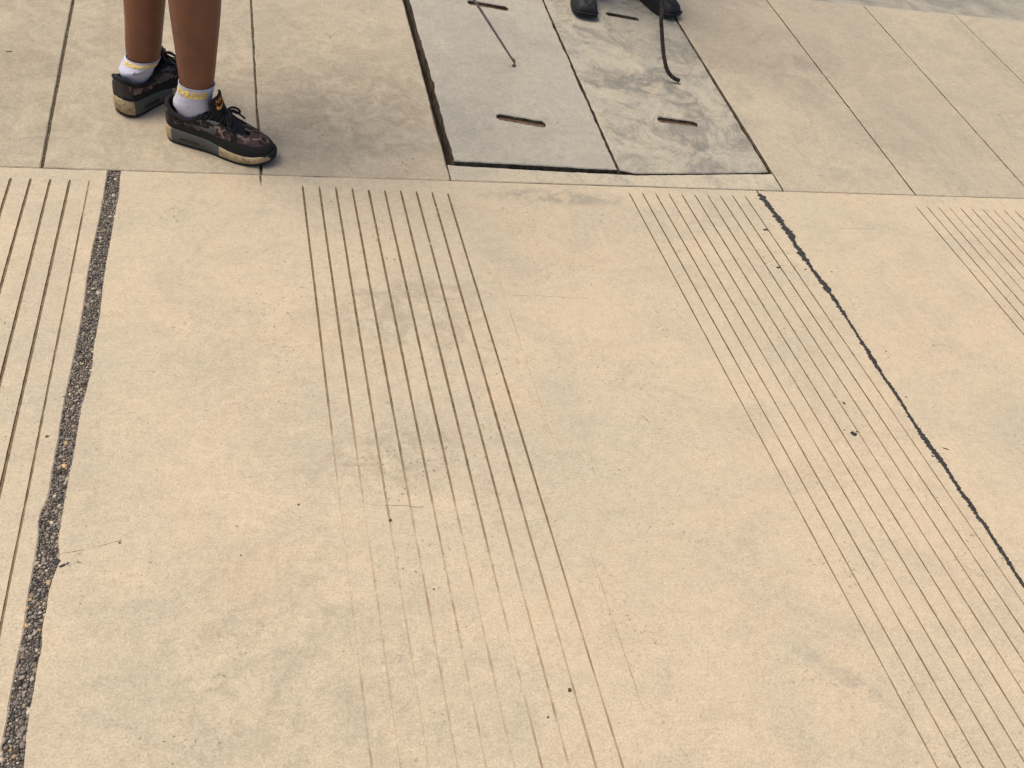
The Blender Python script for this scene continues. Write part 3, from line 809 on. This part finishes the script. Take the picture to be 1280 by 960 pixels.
    def patch(name, sd, x0, x1, lo, hi, off, mat, nx=22, nt=6, by_s=False):
        V, Fc = [], []
        for i in range(nx + 1):
            u = i / nx; x = x0 + (x1 - x0) * u
            s = x if by_s else s_of_x(sd, x)
            a, b = lo(u), hi(u)
            for j in range(nt + 1):
                q = j / nt; t = a + (b - a) * q
                ed = 0.25 if (j in (0, nt) or i in (0, nx)) else 1.0
                V.append(MW(SN(sd, s, t, off * ed)))
        for i in range(nx):
            for j in range(nt):
                a = i * (nt + 1) + j; Fc.append((a, a + 1, a + nt + 2, a + nt + 1))
        return part(name, V, Fc, mat)
    # sole: midsole + outsole
    def outline(off):
        pts = [side[-1][0][i] for i in range(N)] + [side[1][0][i] for i in range(N - 2, 0, -1)]
        n = len(pts); out = []
        for i in range(n):
            a = pts[i - 3]; b = pts[(i + 3) % n]; d = np.array(b) - np.array(a); d = d / (np.linalg.norm(d) + 1e-9)
            out.append(np.array(pts[i]) + np.array([d[1], -d[0]]) * off * -1.0)
        return out
    ctr = np.array([.15, 0])
    def ringz(off, zf):
        out = outline(off)
        chk = np.linalg.norm(outline(0.004)[N // 2] - ctr) > np.linalg.norm(outline(0)[N // 2] - ctr)
        if not chk: out = outline(-off)
        return [(p[0], p[1], zf(p[0])) for p in out]
    fl = 0.004 if sneaker else 0.003
    lev = [(-.001, lambda x: .005 + spring(x)), (fl * .7, lambda x: .009 + spring(x)), (fl, lambda x: .005 + spring(x) + (msz(x) - spring(x)) * .45), (fl * .55, lambda x: msz(x) - .003), (fl * .1, lambda x: msz(x)), (-.008, lambda x: msz(x) - .001)]
    V, Fc, mi = [], [], []
    for (of, zf) in lev: V += [MW(p) for p in ringz(of, zf)]
    n = 2 * N - 2; ro = ringz(0, lambda x: 0)
    for l in range(len(lev) - 1):
        for i in range(n):
            j = (i + 1) % n
            Fc.append((l * n + i, l * n + j, (l + 1) * n + j, (l + 1) * n + i))
            x = ro[i][0] + .006 * (l - 2)
            if sneaker: mi.append(1 if ro[i][0] < .020 or ro[i][0] > .160 else 0)
            else: mi.append(0)
            if sneaker and x > .283: mi[-1] = 2
    Fc.append(tuple((len(lev) - 1) * n + i for i in range(n))); mi.append(0)
    ms = part('midsole', V, Fc, M_MIDG if sneaker else M_BSOLE)
    if sneaker: ms.data.materials.append(M_CREAM); ms.data.materials.append(M_BLACK2)
    ms.data.polygons.foreach_set('material_index', mi)
    V, Fc = [], []
    for (of, zf) in ((-.004, lambda x: spring(x) * .95), (.0015, lambda x: .001 + spring(x)), (.0015, lambda x: .0058 + spring(x)), (-.006, lambda x: .0058 + spring(x))):
        V += [MW(p) for p in ringz(of, zf)]
    for l in range(3):
        for i in range(n):
            j = (i + 1) % n; Fc.append((l * n + i, l * n + j, (l + 1) * n + j, (l + 1) * n + i))
    Fc.append(tuple(range(n)))
    part('outsole', V, Fc, M_OUT)
    # padded collar round the opening
    path = [S(-1, i / (N - 1), 1.0) for i in range(int(N * .46), -1, -1)] + [S(1, i / (N - 1), 1.0) for i in range(1, int(N * .46) + 1)]
    tv, tf = tube([MW((p[0], p[1], p[2] - .002)) for p in path], 0.0058 * k, 8)
    part('collar', tv, tf, M_BLACK if sneaker else M_LEATH)
    if not sneaker:
        # instep leather closing the front of the opening, a welt seam and an apron seam over the toe
        V, Fc = [], []
        rows = 8
        for i in range(int(N * .40), N):
            a = S(-1, i / (N - 1), 1.0); b = S(1, i / (N - 1), 1.0)
            for q in range(rows):
                f = q / (rows - 1); p = a * (1 - f) + b * f; p[2] += .008 * math.sin(math.pi * f) * min(1, abs(b[1] - a[1]) / .03) - .001
                V.append(MW(p))
        m = N - int(N * .40)
        for i in range(m - 1):
            for q in range(rows - 1):
                a = i * rows + q; Fc.append((a, a + 1, a + rows + 1, a + rows))
        part('instep', V, Fc, M_LEATH)
        pth = [MW(SN(-1, s, .74, .0008)) for s in np.linspace(.62, 1, 16)] + [MW(SN(1, s, .74, .0008)) for s in np.linspace(1, .62, 16)[1:]]
        tv, tf = tube(pth, .0011, 6); part('toe_seam', tv, tf, M_LEATH)
        pth = [MW(p) for p in ringz(.0022, lambda x: msz(x) + .0006)]
        tv, tf = tube(pth + pth[:1], .0017, 6); part('welt', tv, tf, M_BSOLE)
        return shoe, MW
    for sd in (-1, 1):
        patch('mudguard', sd, .06, 1.0, lambda u: .02, lambda u: .30 + .16 * sst(.45, .75, u) + .16 * sst(.80, 1.0, u), .0014, M_BLACK2, 40, 5, by_s=True)
        patch('heel_panel', sd, 0.0, .20, lambda u: .10 + .02 * u, lambda u: .80 - .42 * u, .0018, M_HEELP, 14, 6, by_s=True)
        patch('heel_tab', sd, 0.0, .09, lambda u: .84 - .05 * u, lambda u: .98 - .03 * u, .0020, M_BLACK2, 8, 4, by_s=True)
        patch('lace_stay', sd, .128, .212, lambda u: .58 + .22 * u, lambda u: 1.0, .0016, M_BLACK2, 16, 6)
        patch('eyelet_plate', sd, .150, .196, lambda u: .66 + .20 * u + .06 * math.cos(u * 6.28), lambda u: .93, .0032, M_GREYP, 14, 5)
        patch('eyelet_plate', sd, .112, .136, lambda u: .70 + .03 * math.cos(u * 6.28), lambda u: .93, .0032, M_GREYP, 10, 5)
        for xe, te in ((.118, .82), (.128, .84), (.158, .82), (.170, .84), (.182, .88)):      # eyelets
            c = SN(sd, s_of_x(sd, xe), te, .0036); tv = []; 
            nn = (SN(sd, s_of_x(sd, xe), te, .006) - c); nn = Vector(nn).normalized(); a = nn.orthogonal().normalized(); b = nn.cross(a)
            vs = [MW(Vector(c) + a * .0022 * math.cos(q * 1.0472) + b * .0022 * math.sin(q * 1.0472)) for q in range(6)] + [MW(Vector(c) + nn * .0006)]
            part('eyelet', vs, [(q, (q + 1) % 6, 6) for q in range(6)], M_WIN)
        # side tick
        lo = lambda u: .30 + .62 * swoosh_lo_hi(1 - u)[0]; hi = lambda u: .30 + .62 * swoosh_lo_hi(1 - u)[1]
        patch('side_tick', sd, .048, .168, lo, hi, .0022, M_GREYP, 40, 3)
        # window in the heel cushion
        V, Fc = [], []
        xs = np.linspace(.040, .112, 14)
        for gi, (gr_, dz, of) in enumerate(((1.0, 0.0, .0052), (0.84, 0.0, .0056))):
            V, Fc = [], []
            for i, x in enumerate(xs):
                xx = .076 + (x - .076) * gr_
                Bc = side[sd][0]; yb = float(np.interp(xx, Bc[:, 0], Bc[:, 1]))
                h = (.0085 if gi == 0 else .0055) * math.sqrt(max(0.02, 1 - ((x - .076) / .037) ** 4))
                zc = .0225 + spring(xx)
                for q in (-1, -.4, .4, 1): V.append(MW((xx, yb + sd * (of - (.0012 if abs(q) == 1 and gi == 0 else 0)), zc + h * q)))
            for i in range(len(xs) - 1):
                for q in range(3):
                    a = i * 4 + q; Fc.append((a, a + 1, a + 5, a + 4))
            part('cushion_frame' if gi == 0 else 'cushion_window', V, Fc, M_MIDG if gi == 0 else M_WIN)
    # tongue
    spine = catmull([(.216, .068), (.190, .087), (.169, .104), (.155, .122), (.147, .142), (.144, .160)], 16)
    wid = np.interp(np.linspace(0, 1, 16), [0, .4, .75, .93, 1], [.011, .021, .033, .034, .029])
    V, Fc = [], []
    nq = 9
    for layer in (0, 1):
        for i in range(16):
            t = spine[min(i + 1, 15)] - spine[max(i - 1, 0)]; t = t / np.linalg.norm(t); nn = np.array([t[1], -t[0]])     # forward-up normal
            for q in range(nq):
                f = q / (nq - 1) * 2 - 1
                dep = (.0035 if layer == 0 else -.0035) - .010 * f * f * (wid[i] / .03)
                V.append(MW((spine[i][0] + nn[0] * dep, f * wid[i], spine[i][1] + nn[1] * dep)))
    M_ = 16 * nq
    for i in range(15):
        for q in range(nq - 1):
            a = i * nq + q; Fc.append((a, a + 1, a + nq + 1, a + nq)); Fc.append((M_ + a + 1, M_ + a, M_ + a + nq, M_ + a + nq + 1))
    for i in range(15):
        for q in (0, nq - 1):
            a = i * nq + q; b = a + nq; Fc.append((a, b, M_ + b, M_ + a))
    for q in range(nq - 1):
        a = 15 * nq + q; Fc.append((a, a + 1, M_ + a + 1, M_ + a))
    part('tongue', V, Fc, M_BLACK)
    # print on the tongue: four slanted letters over a tick
    def tongue_pt(u, v, off):
        """u across (-1..1 of 30 mm), v up 0..1 along the upper spine."""
        f = 9.3 + v * 6.2; i = min(int(f), 14); f -= i
        p = spine[i] * (1 - f) + spine[i + 1] * f
        t = spine[i + 1] - spine[i]; t = t / np.linalg.norm(t); nn = np.array([t[1], -t[0]])
        dep = .0035 - .010 * u * u + off
        return MW((p[0] + nn[0] * dep, (u * .030), p[1] + nn[1] * dep))
    cu = bpy.data.curves.new('print', 'FONT'); cu.body = 'NIKE'; cu.shear = 0.25; cu.size = 1.0; cu.align_x = 'CENTER'
    to = bpy.data.objects.new('print', cu); COL.objects.link(to)
    dg = bpy.context.evaluated_depsgraph_get()
    me = bpy.data.meshes.new_from_object(to.evaluated_get(dg)); bpy.data.objects.remove(to)
    bm = bmesh.new(); bm.from_mesh(me)
    bmesh.ops.triangulate(bm, faces=bm.faces); bmesh.ops.subdivide_edges(bm, edges=bm.edges, cuts=1)
    xs = [v.co.x for v in bm.verts]; xa, xb = min(xs), max(xs); ys_ = [v.co.y for v in bm.verts]; ya, yb = min(ys_), max(ys_)
    for v in bm.verts:
        u = (v.co.x - xa) / (xb - xa) - .5; q = (v.co.y - ya) / (yb - ya)
        v.co = tongue_pt(u * 1.35 * (1 if not mirror else -1), .47 + q * .33, .0007)
    tmp = bm_obj('tongue_print', bm, M_ORANGE, shoe)
    V, Fc = [], []
    for i in range(21):
        u = i / 20; lo, hi = swoosh_lo_hi(u)
        for q in (lo, hi): V.append(tongue_pt((u - .5) * 1.45 * (1 if not mirror else -1), .10 + q * .58, .0007))
    for i in range(20): Fc.append((2 * i, 2 * i + 1, 2 * i + 3, 2 * i + 2))
    part('tongue_print', V, Fc, M_ORANGE, False)
    bpy.data.meshes.remove(me)
    # laces
    rows = [(.122, .0), (.137, .0), (.152, 0), (.166, 0), (.180, 0), (.193, 0)]
    for r_i, (xr, _) in enumerate(rows):
        x2 = xr + .009
        for (a_, b_) in ((xr, x2), (x2, xr)):
            pa = SN(-1, s_of_x(-1, a_), .90, .0042); pb = SN(1, s_of_x(1, b_), .90, .0042)
            pts = []
            for q in range(9):
                f = q / 8; p = pa * (1 - f) + pb * f; p[2] += .013 * math.sin(math.pi * f) + (.0015 if a_ < b_ else 0); p[0] += .003 * math.sin(math.pi * f)
                pts.append(MW(p))
            tv, tf = tube(pts, .0031 * k, 6); part('lace', tv, tf, M_BLACK)
    for (sy, sx) in ((-1, .004), (1, -.002)):       # bow loops and ends
        c = np.array([.167, 0, .119])
        lp = [c + np.array(p) for p in ((0, 0, 0), (.006 + sx, sy * .012, .006), (.016 + sx, sy * .026, .000), (.022, sy * .033, -.012), (.014, sy * .030, -.018), (.008, sy * .018, -.008), (.001, sy * .004, -.001))]
        tv, tf = tube([MW(p) for p in catmull(lp, 22)], .0032 * k, 6); part('lace', tv, tf, M_BLACK)
        en = [c + np.array(p) for p in ((0, 0, 0), (.014, sy * .010, .003), (.026, sy * .022, -.014), (.034, sy * .034, -.030))]
        tv, tf = tube([MW(p) for p in catmull(en, 12)], .0029 * k, 6); part('lace', tv, tf, M_BLACK)
    tv, tf = tube([MW((.163, -.006, .118)), MW((.167, 0, .122)), MW((.163, .006, .118))], [.004, .0055, .004], 8); part('lace', tv, tf, M_BLACK)
    return shoe, MW

def make_sock(person, MW, top, r_top, fwd, label):
    """Ankle sock from inside the shoe up to the world point top."""
    fwd = Vector((fwd.x, fwd.y, 0)).normalized(); sd = Vector((-fwd.y, fwd.x, 0))
    c0 = MW((.085, 0, .045)); c1 = MW((.078, 0, .085)); c2 = MW((.072, 0, .112))
    cs = catmull([tuple(c0), tuple(c1), tuple(c2), tuple((c2 + Vector(top)) / 2), tuple(top)], 22)
    rf = np.interp(np.linspace(0, 1, 22), [0, .25, .5, .75, .95, 1], [.047, .047, .048, r_top * 1.05, r_top * 1.05, r_top * 1.02])
    rs = np.interp(np.linspace(0, 1, 22), [0, .25, .5, .75, .95, 1], [.022, .026, .036, r_top * 0.99, r_top * 1.00, r_top * 0.98])
    seg = 40
    def pt(i, a, off=0.0):
        c = Vector(cs[i]); wr = 0.0006 * math.sin(i * 2.1 + math.sin(a * 2) * 2)
        return c + fwd * ((rf[i] + off + wr) * math.cos(a)) + sd * ((rs[i] + off + wr) * math.sin(a))
    V = [pt(i, 2 * math.pi * k / seg) for i in range(22) for k in range(seg)]
    Fc = [(i * seg + k, i * seg + (k + 1) % seg, (i + 1) * seg + (k + 1) % seg, (i + 1) * seg + k) for i in range(21) for k in range(seg)]
    sock = pd_obj('sock', V, Fc, M_SOCK, person, True)
    sock['label'] = label
    tv, tf = tube([pt(21, 2 * math.pi * k / seg, .0006) for k in range(seg + 1)], .0011, 6)
    pd_obj('cuff', tv, tf, M_SOCK, sock, True)
    def ptf(f, a, off):
        i = min(int(f), 20); q = f - i
        return pt(i, a, off) * (1 - q) + pt(i + 1, a, off) * q
    return sock, ptf
def sock_marks(sock, ptf, a0, a1, tick, i_lo=17.0, i_hi=20.2, ti=11.5, th_=4.0):
    # yellow knitted characters round the cuff, too coarse to read, as blocks of yarn
    rnd = random.Random(int(a0 * 100))
    V, Fc = [], []
    na = 42; nb = 6
    for k in range(na):
        g = k % 7
        for b in range(nb):
            on = g in (0, 1, 4) or (g in (2, 5) and b in (0, 1, nb - 1, 3)) or (g == 3 and b in (2, 3)) or (g == 6 and b < 2)
            if rnd.random() < .12: on = not on
            if not on: continue
            i0 = len(V)
            for (da, db) in ((0, 0), (1, 0), (1, 1), (0, 1)):
                V.append(ptf(i_lo + (i_hi - i_lo) * (b + db) / nb, a0 + (a1 - a0) * (k + da) / na, .0016))
            Fc.append((i0, i0 + 1, i0 + 2, i0 + 3))
    pd_obj('cuff_band', V, Fc, M_YEL, sock)
    V, Fc = [], []
    c, hw, dr = tick
    for i in range(17):
        u = i / 16; lo, hi = swoosh_lo_hi(u)
        for q in (lo, hi): V.append(ptf(ti + q * th_, c + dr * hw * (u - .5) * 2, .0012))
    for i in range(16): Fc.append((2 * i, 2 * i + 1, 2 * i + 3, 2 * i + 2))
    pd_obj('sock_tick', V, Fc, M_SGREY, sock)

# ------------------------------------------------------------------ bodies
def skin_body(name, verts, edges_, mat, parent, root=0, sub=2):
    """verts: list of (x, y, z, rx, ry)."""
    me = bpy.data.meshes.new(name)
    me.from_pydata([v[:3] for v in verts], edges_, []); me.update()
    o = mobj(name, me, mat, parent)
    md = o.modifiers.new('skin', 'SKIN'); md.use_smooth_shade = True; md.branch_smoothing = 0.6
    if not me.skin_vertices: 
        bm = bmesh.new(); bm.from_mesh(me); bm.verts.layers.skin.verify(); bm.to_mesh(me); bm.free()
    for i, v in enumerate(verts):
        sv = me.skin_vertices[0].data[i]; sv.radius = (v[3], v[4]); sv.use_root = (i == root)
    ms = o.modifiers.new('subdivision', 'SUBSURF'); ms.levels = sub; ms.render_levels = sub
    return o
class Rig:
    def __init__(s): s.v = []; s.e = []
    def add(s, p, r, parent=None, r2=None):
        s.v.append((p[0], p[1], p[2], r, r2 or r)); i = len(s.v) - 1
        if parent is not None: s.e.append((parent, i))
        return i
    def chain(s, pts, parent):
        for (p, r) in pts: parent = s.add(p, r, parent)
        return parent
def hand(rig, wrist_i, wrist, axis, palm_dir, rod_dir, grip):
    """Palm from the wrist towards the grip point; four fingers and a thumb curl round the rod."""
    w_, g = Vector(wrist), Vector(grip); rd = Vector(rod_dir).normalized()
    f = (g - w_).normalized(); sdv = f.cross(rd).normalized()
    palm = rig.add(g - f * .035, .020, wrist_i)
    for k in range(4):
        b = g + rd * (.030 - .020 * k) + sdv * .014
        ln = (.9, 1.0, .95, .8)[k]
        p0 = b + f * .006; p1 = b + f * .026 * ln - sdv * .008; p2 = b + f * .022 * ln - sdv * .030; p3 = b + f * .002 - sdv * .032
        rig.chain([(p0, .0095), (p1, .0088), (p2, .0082), (p3, .0075)], palm)
    t0 = g - f * .020 + rd * .034 - sdv * .004; t1 = g + f * .002 + rd * .046 - sdv * .022; t2 = g + f * .022 + rd * .036 - sdv * .026
    rig.chain([(t0, .0105), (t1, .0095), (t2, .008)], palm)
def person_body(parent, hipc, face, legs, hand_side, grip, rod_dir, skin, shirt_m, lower_m, hair_m, short):
    """face: unit vector the person looks along; legs: list of point/radius chains from ankle up to the hip."""
    F_ = Vector(face).normalized(); Lf = Vector((-F_.y, F_.x, 0)); hc = Vector(hipc); U_ = Vector((0, 0, 1))
    rg = Rig()
    pel = rg.add(hc, .125, None, .10)
    for (sg, chain) in legs:
        hip = rg.add(hc + Lf * (.085 * sg) - U_ * .05, .085, pel)
        rg.chain([(p, r) for (p, r) in chain[::-1]], hip)
    waist = rg.add(hc + U_ * .18, .115, pel, .09); ch = rg.add(hc + U_ * .38 + F_ * .03, .135, waist, .10); nk0 = rg.add(hc + U_ * .54 + F_ * .05, .075, ch)
    nk = rg.add(hc + U_ * .61 + F_ * .07, .052, nk0); hd = rg.add(hc + U_ * .70 + F_ * .10, .078, nk); hd2 = rg.add(hc + U_ * .79 + F_ * .10, .074, hd)
    rg.add(hd2 and (hc + U_ * .715 + F_ * .185), .014, hd)               # nose
    for sg in (-1, 1): rg.add(hc + U_ * .72 + F_ * .09 + Lf * (.085 * sg), .012, hd)   # ears
    arms = []
    for sg in (-1, 1):
        sh = hc + U_ * .50 + F_ * .04 + Lf * (.185 * sg)
        i = rg.add(sh, .052, nk0)
        if sg == hand_side:
            g = Vector(grip); mid = (sh + g) * .5 - F_ * .07 + Lf * (.04 * sg)
            wr = g - (g - mid).normalized() * .085
        else:
            mid = sh - U_ * .28 + Lf * (.05 * sg) - F_ * .02; wr = mid - U_ * .24 + F_ * .06; g = wr - U_ * .09 + F_ * .015
        e_ = rg.chain([(sh.lerp(mid, .5), .046), (mid, .038), (mid.lerp(wr, .4), .037), (wr, .026)], i)
        hand(rg, e_, wr, None, None, rod_dir if sg == hand_side else F_, g)
        arms.append((sh, mid))
    skin_body('body', rg.v, rg.e, skin, parent, root=0, sub=2)
    # shirt
    rs_ = Rig(); a = rs_.add(hc - U_ * .07, .158, None, .130); b = rs_.add(hc + U_ * .18, .145, a, .115); c = rs_.add(hc + U_ * .38 + F_ * .03, .158, b, .122); d = rs_.add(hc + U_ * .53 + F_ * .05, .088, c)
    for (sh, mid) in arms: rs_.chain([(sh, .066), (sh.lerp(mid, .45), .062), (sh.lerp(mid, .75), .060)], d)
    skin_body('shirt', rs_.v, rs_.e, shirt_m, parent, 0)
    rl = Rig(); a = rl.add(hc - U_ * .01, .138, None, .112); rl.add(hc + U_ * .10, .125, a, .10)
    for (sg, chain) in legs:
        top = hc + Lf * (.085 * sg) - U_ * .06; b = rl.add(top, .105, a)
        kn = [(Vector(p), r) for (p, r) in chain[::-1]]
        if short: rl.chain([(top.lerp(kn[0][0], .5), .098), (top.lerp(kn[0][0], .9), .092)], b)
        else: rl.chain([(top.lerp(kn[0][0], .5), .092), (kn[0][0], .080), (kn[0][0].lerp(kn[-1][0], .6), .074), (kn[0][0].lerp(kn[-1][0], .97), .072)], b)
    skin_body('shorts' if short else 'trousers', rl.v, rl.e, lower_m, parent, 0)
    # hair
    bm = bmesh.new(); bmesh.ops.create_icosphere(bm, subdivisions=3, radius=1.0)
    cc = hc + U_ * .785 + F_ * .088
    for v in bm.verts:
        q = v.co.copy(); q.z = max(q.z, -0.25 - .35 * max(0, -q.dot(F_)))
        v.co = cc + Vector((q.x * .093, q.y * .093, q.z * .095)) * (1 + .03 * n1(v.co.x * 9 + v.co.y * 7, v.co.z))
    bm_obj('hair', bm, hair_m, parent, True)

M_SHIRT1 = plain('dark cotton', (0.05, 0.055, 0.07), 0.9, 0.1, 0.1); M_SHORT1 = plain('dark shorts cotton', (0.04, 0.04, 0.045), 0.9, 0.1, 0.1)
M_SHIRT2 = plain('blue work cotton', (0.06, 0.075, 0.11), 0.9, 0.1, 0.1); M_TROUS = plain('black work cotton', (0.02, 0.02, 0.023), 0.9, 0.1, 0.1)
M_HAIR = plain('black hair', (0.012, 0.010, 0.009), 0.6, 0.4, 0.3, 200, 0.5, 400)

# --- the person in camouflage sneakers
p1 = empty('person', up(-0.19, 0.25))
prop(p1, 'bare brown legs in white ankle socks and camouflage sneakers, standing on the concrete', 'person')
HF, HB = R(-23), R(47)
f_or = up(-0.172, 0.162); b_or = up(-0.292, 0.230)
shF, MWF = make_shoe(p1, f_or, HF, False, 'sneaker', 0.282, tag='camouflage sneaker with an orange tongue print, nearer the camera')
shB, MWB = make_shoe(p1, b_or, HB, True, 'sneaker', 0.288, tag='camouflage sneaker turned away, seen from its heel')
ft = Vector((-.096, 2.172, .172)); bt = Vector((-.2285, 2.330, .152))
skF, ptF = make_sock(p1, MWF, ft, .0405, Vector((math.cos(HF), math.sin(HF), 0)), 'white sock with yellow cuff lettering in the nearer sneaker')
skB, ptB = make_sock(p1, MWB, bt, .0415, Vector((math.cos(HB), math.sin(HB), 0)), 'white sock with a grey tick and yellow cuff lettering')
sock_marks(skF, ptF, -2.45, -0.45, (-1.5, .001, 1))
sock_marks(skB, ptB, -3.45, -1.35, (-2.10, .40, 1), ti=11.0, th_=5.0)
legR = [((-.101, 2.170, .125), .030), (ft, .0455), ((-.0925, 2.172, .26), .052), ((-.088, 2.174, .375), .0665), ((-.086, 2.18, .46), .066), ((-.080, 2.195, .53), .060)]
legL = [((-.234, 2.328, .118), .030), (bt, .0460), ((-.216, 2.332, .25), .049), ((-.2085, 2.336, .33), .056), ((-.200, 2.338, .42), .060), ((-.188, 2.335, .53), .058)]
person_body(p1, (-.17, 2.27, .95), (1, 0.05, 0), [(-1, legR), (1, legL)], 1, (0.2, 2.42, .83), (-.36, -.13, .43), M_SKIN, M_SHIRT1, M_SHORT1, M_HAIR, True)

# --- the person in black shoes beyond the far slots
p2 = empty('person', up(1.35, 1.15))
prop(p2, 'toes of two black leather shoes on the blotchy drain cover', 'person')
t1 = (1.185, 0.940); h1 = R(-97); t2 = (1.550, 0.998); h2 = R(-62)
LS = 0.285
o1 = up(t1[0] - LS * math.cos(h1), t1[1] - LS * math.sin(h1)); o2 = up(t2[0] - LS * math.cos(h2), t2[1] - LS * math.sin(h2))
s1, MW1 = make_shoe(p2, o1, h1, False, 'black', LS, tag='black leather shoe beside the seam between the covers')
s2, MW2 = make_shoe(p2, o2, h2, True, 'black', LS, tag='black leather shoe beside the bent rebar')
lg = []
for (sg, mw) in ((-1, MW1), (1, MW2)):
    a = mw((.075, 0, .07)); kx = a + Vector((0, -.05, .42))
    lg.append((sg, [(a, .036), (mw((.070, 0, .13)), .040), (a.lerp(kx, .55), .056), (kx, .060)]))
hc2 = (o1 + o2) / 2 + Vector((-.02, -.03, .93))
person_body(p2, hc2, (-.12, -1, 0), lg, -1, (1.2406, 2.85, .815), (0, .05, .5), M_SKIN, M_SHIRT2, M_TROUS, M_HAIR, False)

# ------------------------------------------------------------------ the two lifting irons
def iron_mat():
    t = NT('dull steel')
    c = t.mix(t.rng(t.noise(50, 5, 0.7), 0.35, 0.65), (0.20, 0.17, 0.16), (0.30, 0.26, 0.25))
    t.b.inputs['Metallic'].default_value = 0.1
    return t.done(c, 0.6, t.noise(300, 4), 0.3, 0.0006)
M_STEEL = iron_mat()
def rebar_mat():
    t = NT('brown rebar steel')
    c = t.mix(t.rng(t.noise(70, 5, 0.7), 0.35, 0.65), (0.025, 0.020, 0.017), (0.062, 0.050, 0.041))
    t.b.inputs['Metallic'].default_value = 0.4
    return t.done(c, 0.55, t.noise(300, 4), 0.3, 0.0006)
M_REBAR = rebar_mat()
tip = up(0.851, 0.615, 0.004); hnd = Vector((0.200, 2.42, 0.83))
dr = (hnd - tip).normalized()
rod = empty('lifting_rod', tip)
prop(rod, 'thin straight steel rod with a small hooked tip touching the smooth drain cover', 'lifting rod')
hk = tip + dr * .012
tv, tf = tube([hk, hk + dr * .4, hnd + dr * .12], [.0032, .0046, .0052], 8)
pd_obj('shaft', tv, tf, M_STEEL, rod, True)
tv, tf = tube([hk + dr * .004, hk + Vector((.004, -.003, -.003)), tip + Vector((-.002, -.012, -.001)), tip + Vector((-.010, -.017, -.0005))], [.0030, .0036, .0036, .0034], 8)
pd_obj('hook', tv, tf, M_RUST, rod, True)
tv, tf = tube([hk + dr * .008 + Vector((.004, .003, 0)), hk + Vector((.0075, -.001, -.002))], [.003, .003], 6)
pd_obj('weld', tv, tf, M_RUST, rod, True)

g2 = Vector((1.2406, 2.85, .815))
rb = [(1.4105, 2.606, .0500), (1.392, 2.6075, .0555), (1.374, 2.610, .066), (1.3575, 2.6155, .084), (1.345, 2.6215, .108), (1.3325, 2.632, .140), (1.310, 2.660, .22)]
rb = [Vector(p) for p in catmull(rb, 60)]
end = g2 + Vector((-.012, .03, .16))
last = rb[-1]; dirr = (g2 - last)
rb += [last + dirr * f for f in np.linspace(.004, 1, 190)][0:] + [g2 + (end - g2) * f for f in np.linspace(.05, 1, 20)]
# even spacing for the ribs
acc = [0.0]
for i in range(1, len(rb)): acc.append(acc[-1] + (rb[i] - rb[i - 1]).length)
tot = acc[-1]; nst = int(tot / .0024)
A = np.array([p[:] for p in rb]); ev = [np.array([np.interp(k / nst * tot, acc, A[:, c]) for c in range(3)]) for k in range(nst + 1)]
tv, tf = tube(ev, [.0064 + (.0013 if k % 4 == 0 else 0) for k in range(nst + 1)], 10)
rbo = pd_obj('rebar_hook', tv, tf, M_REBAR, None, True)
prop(rbo, 'dark ribbed rebar bent at its tip, held above the blotchy drain cover', 'rebar')
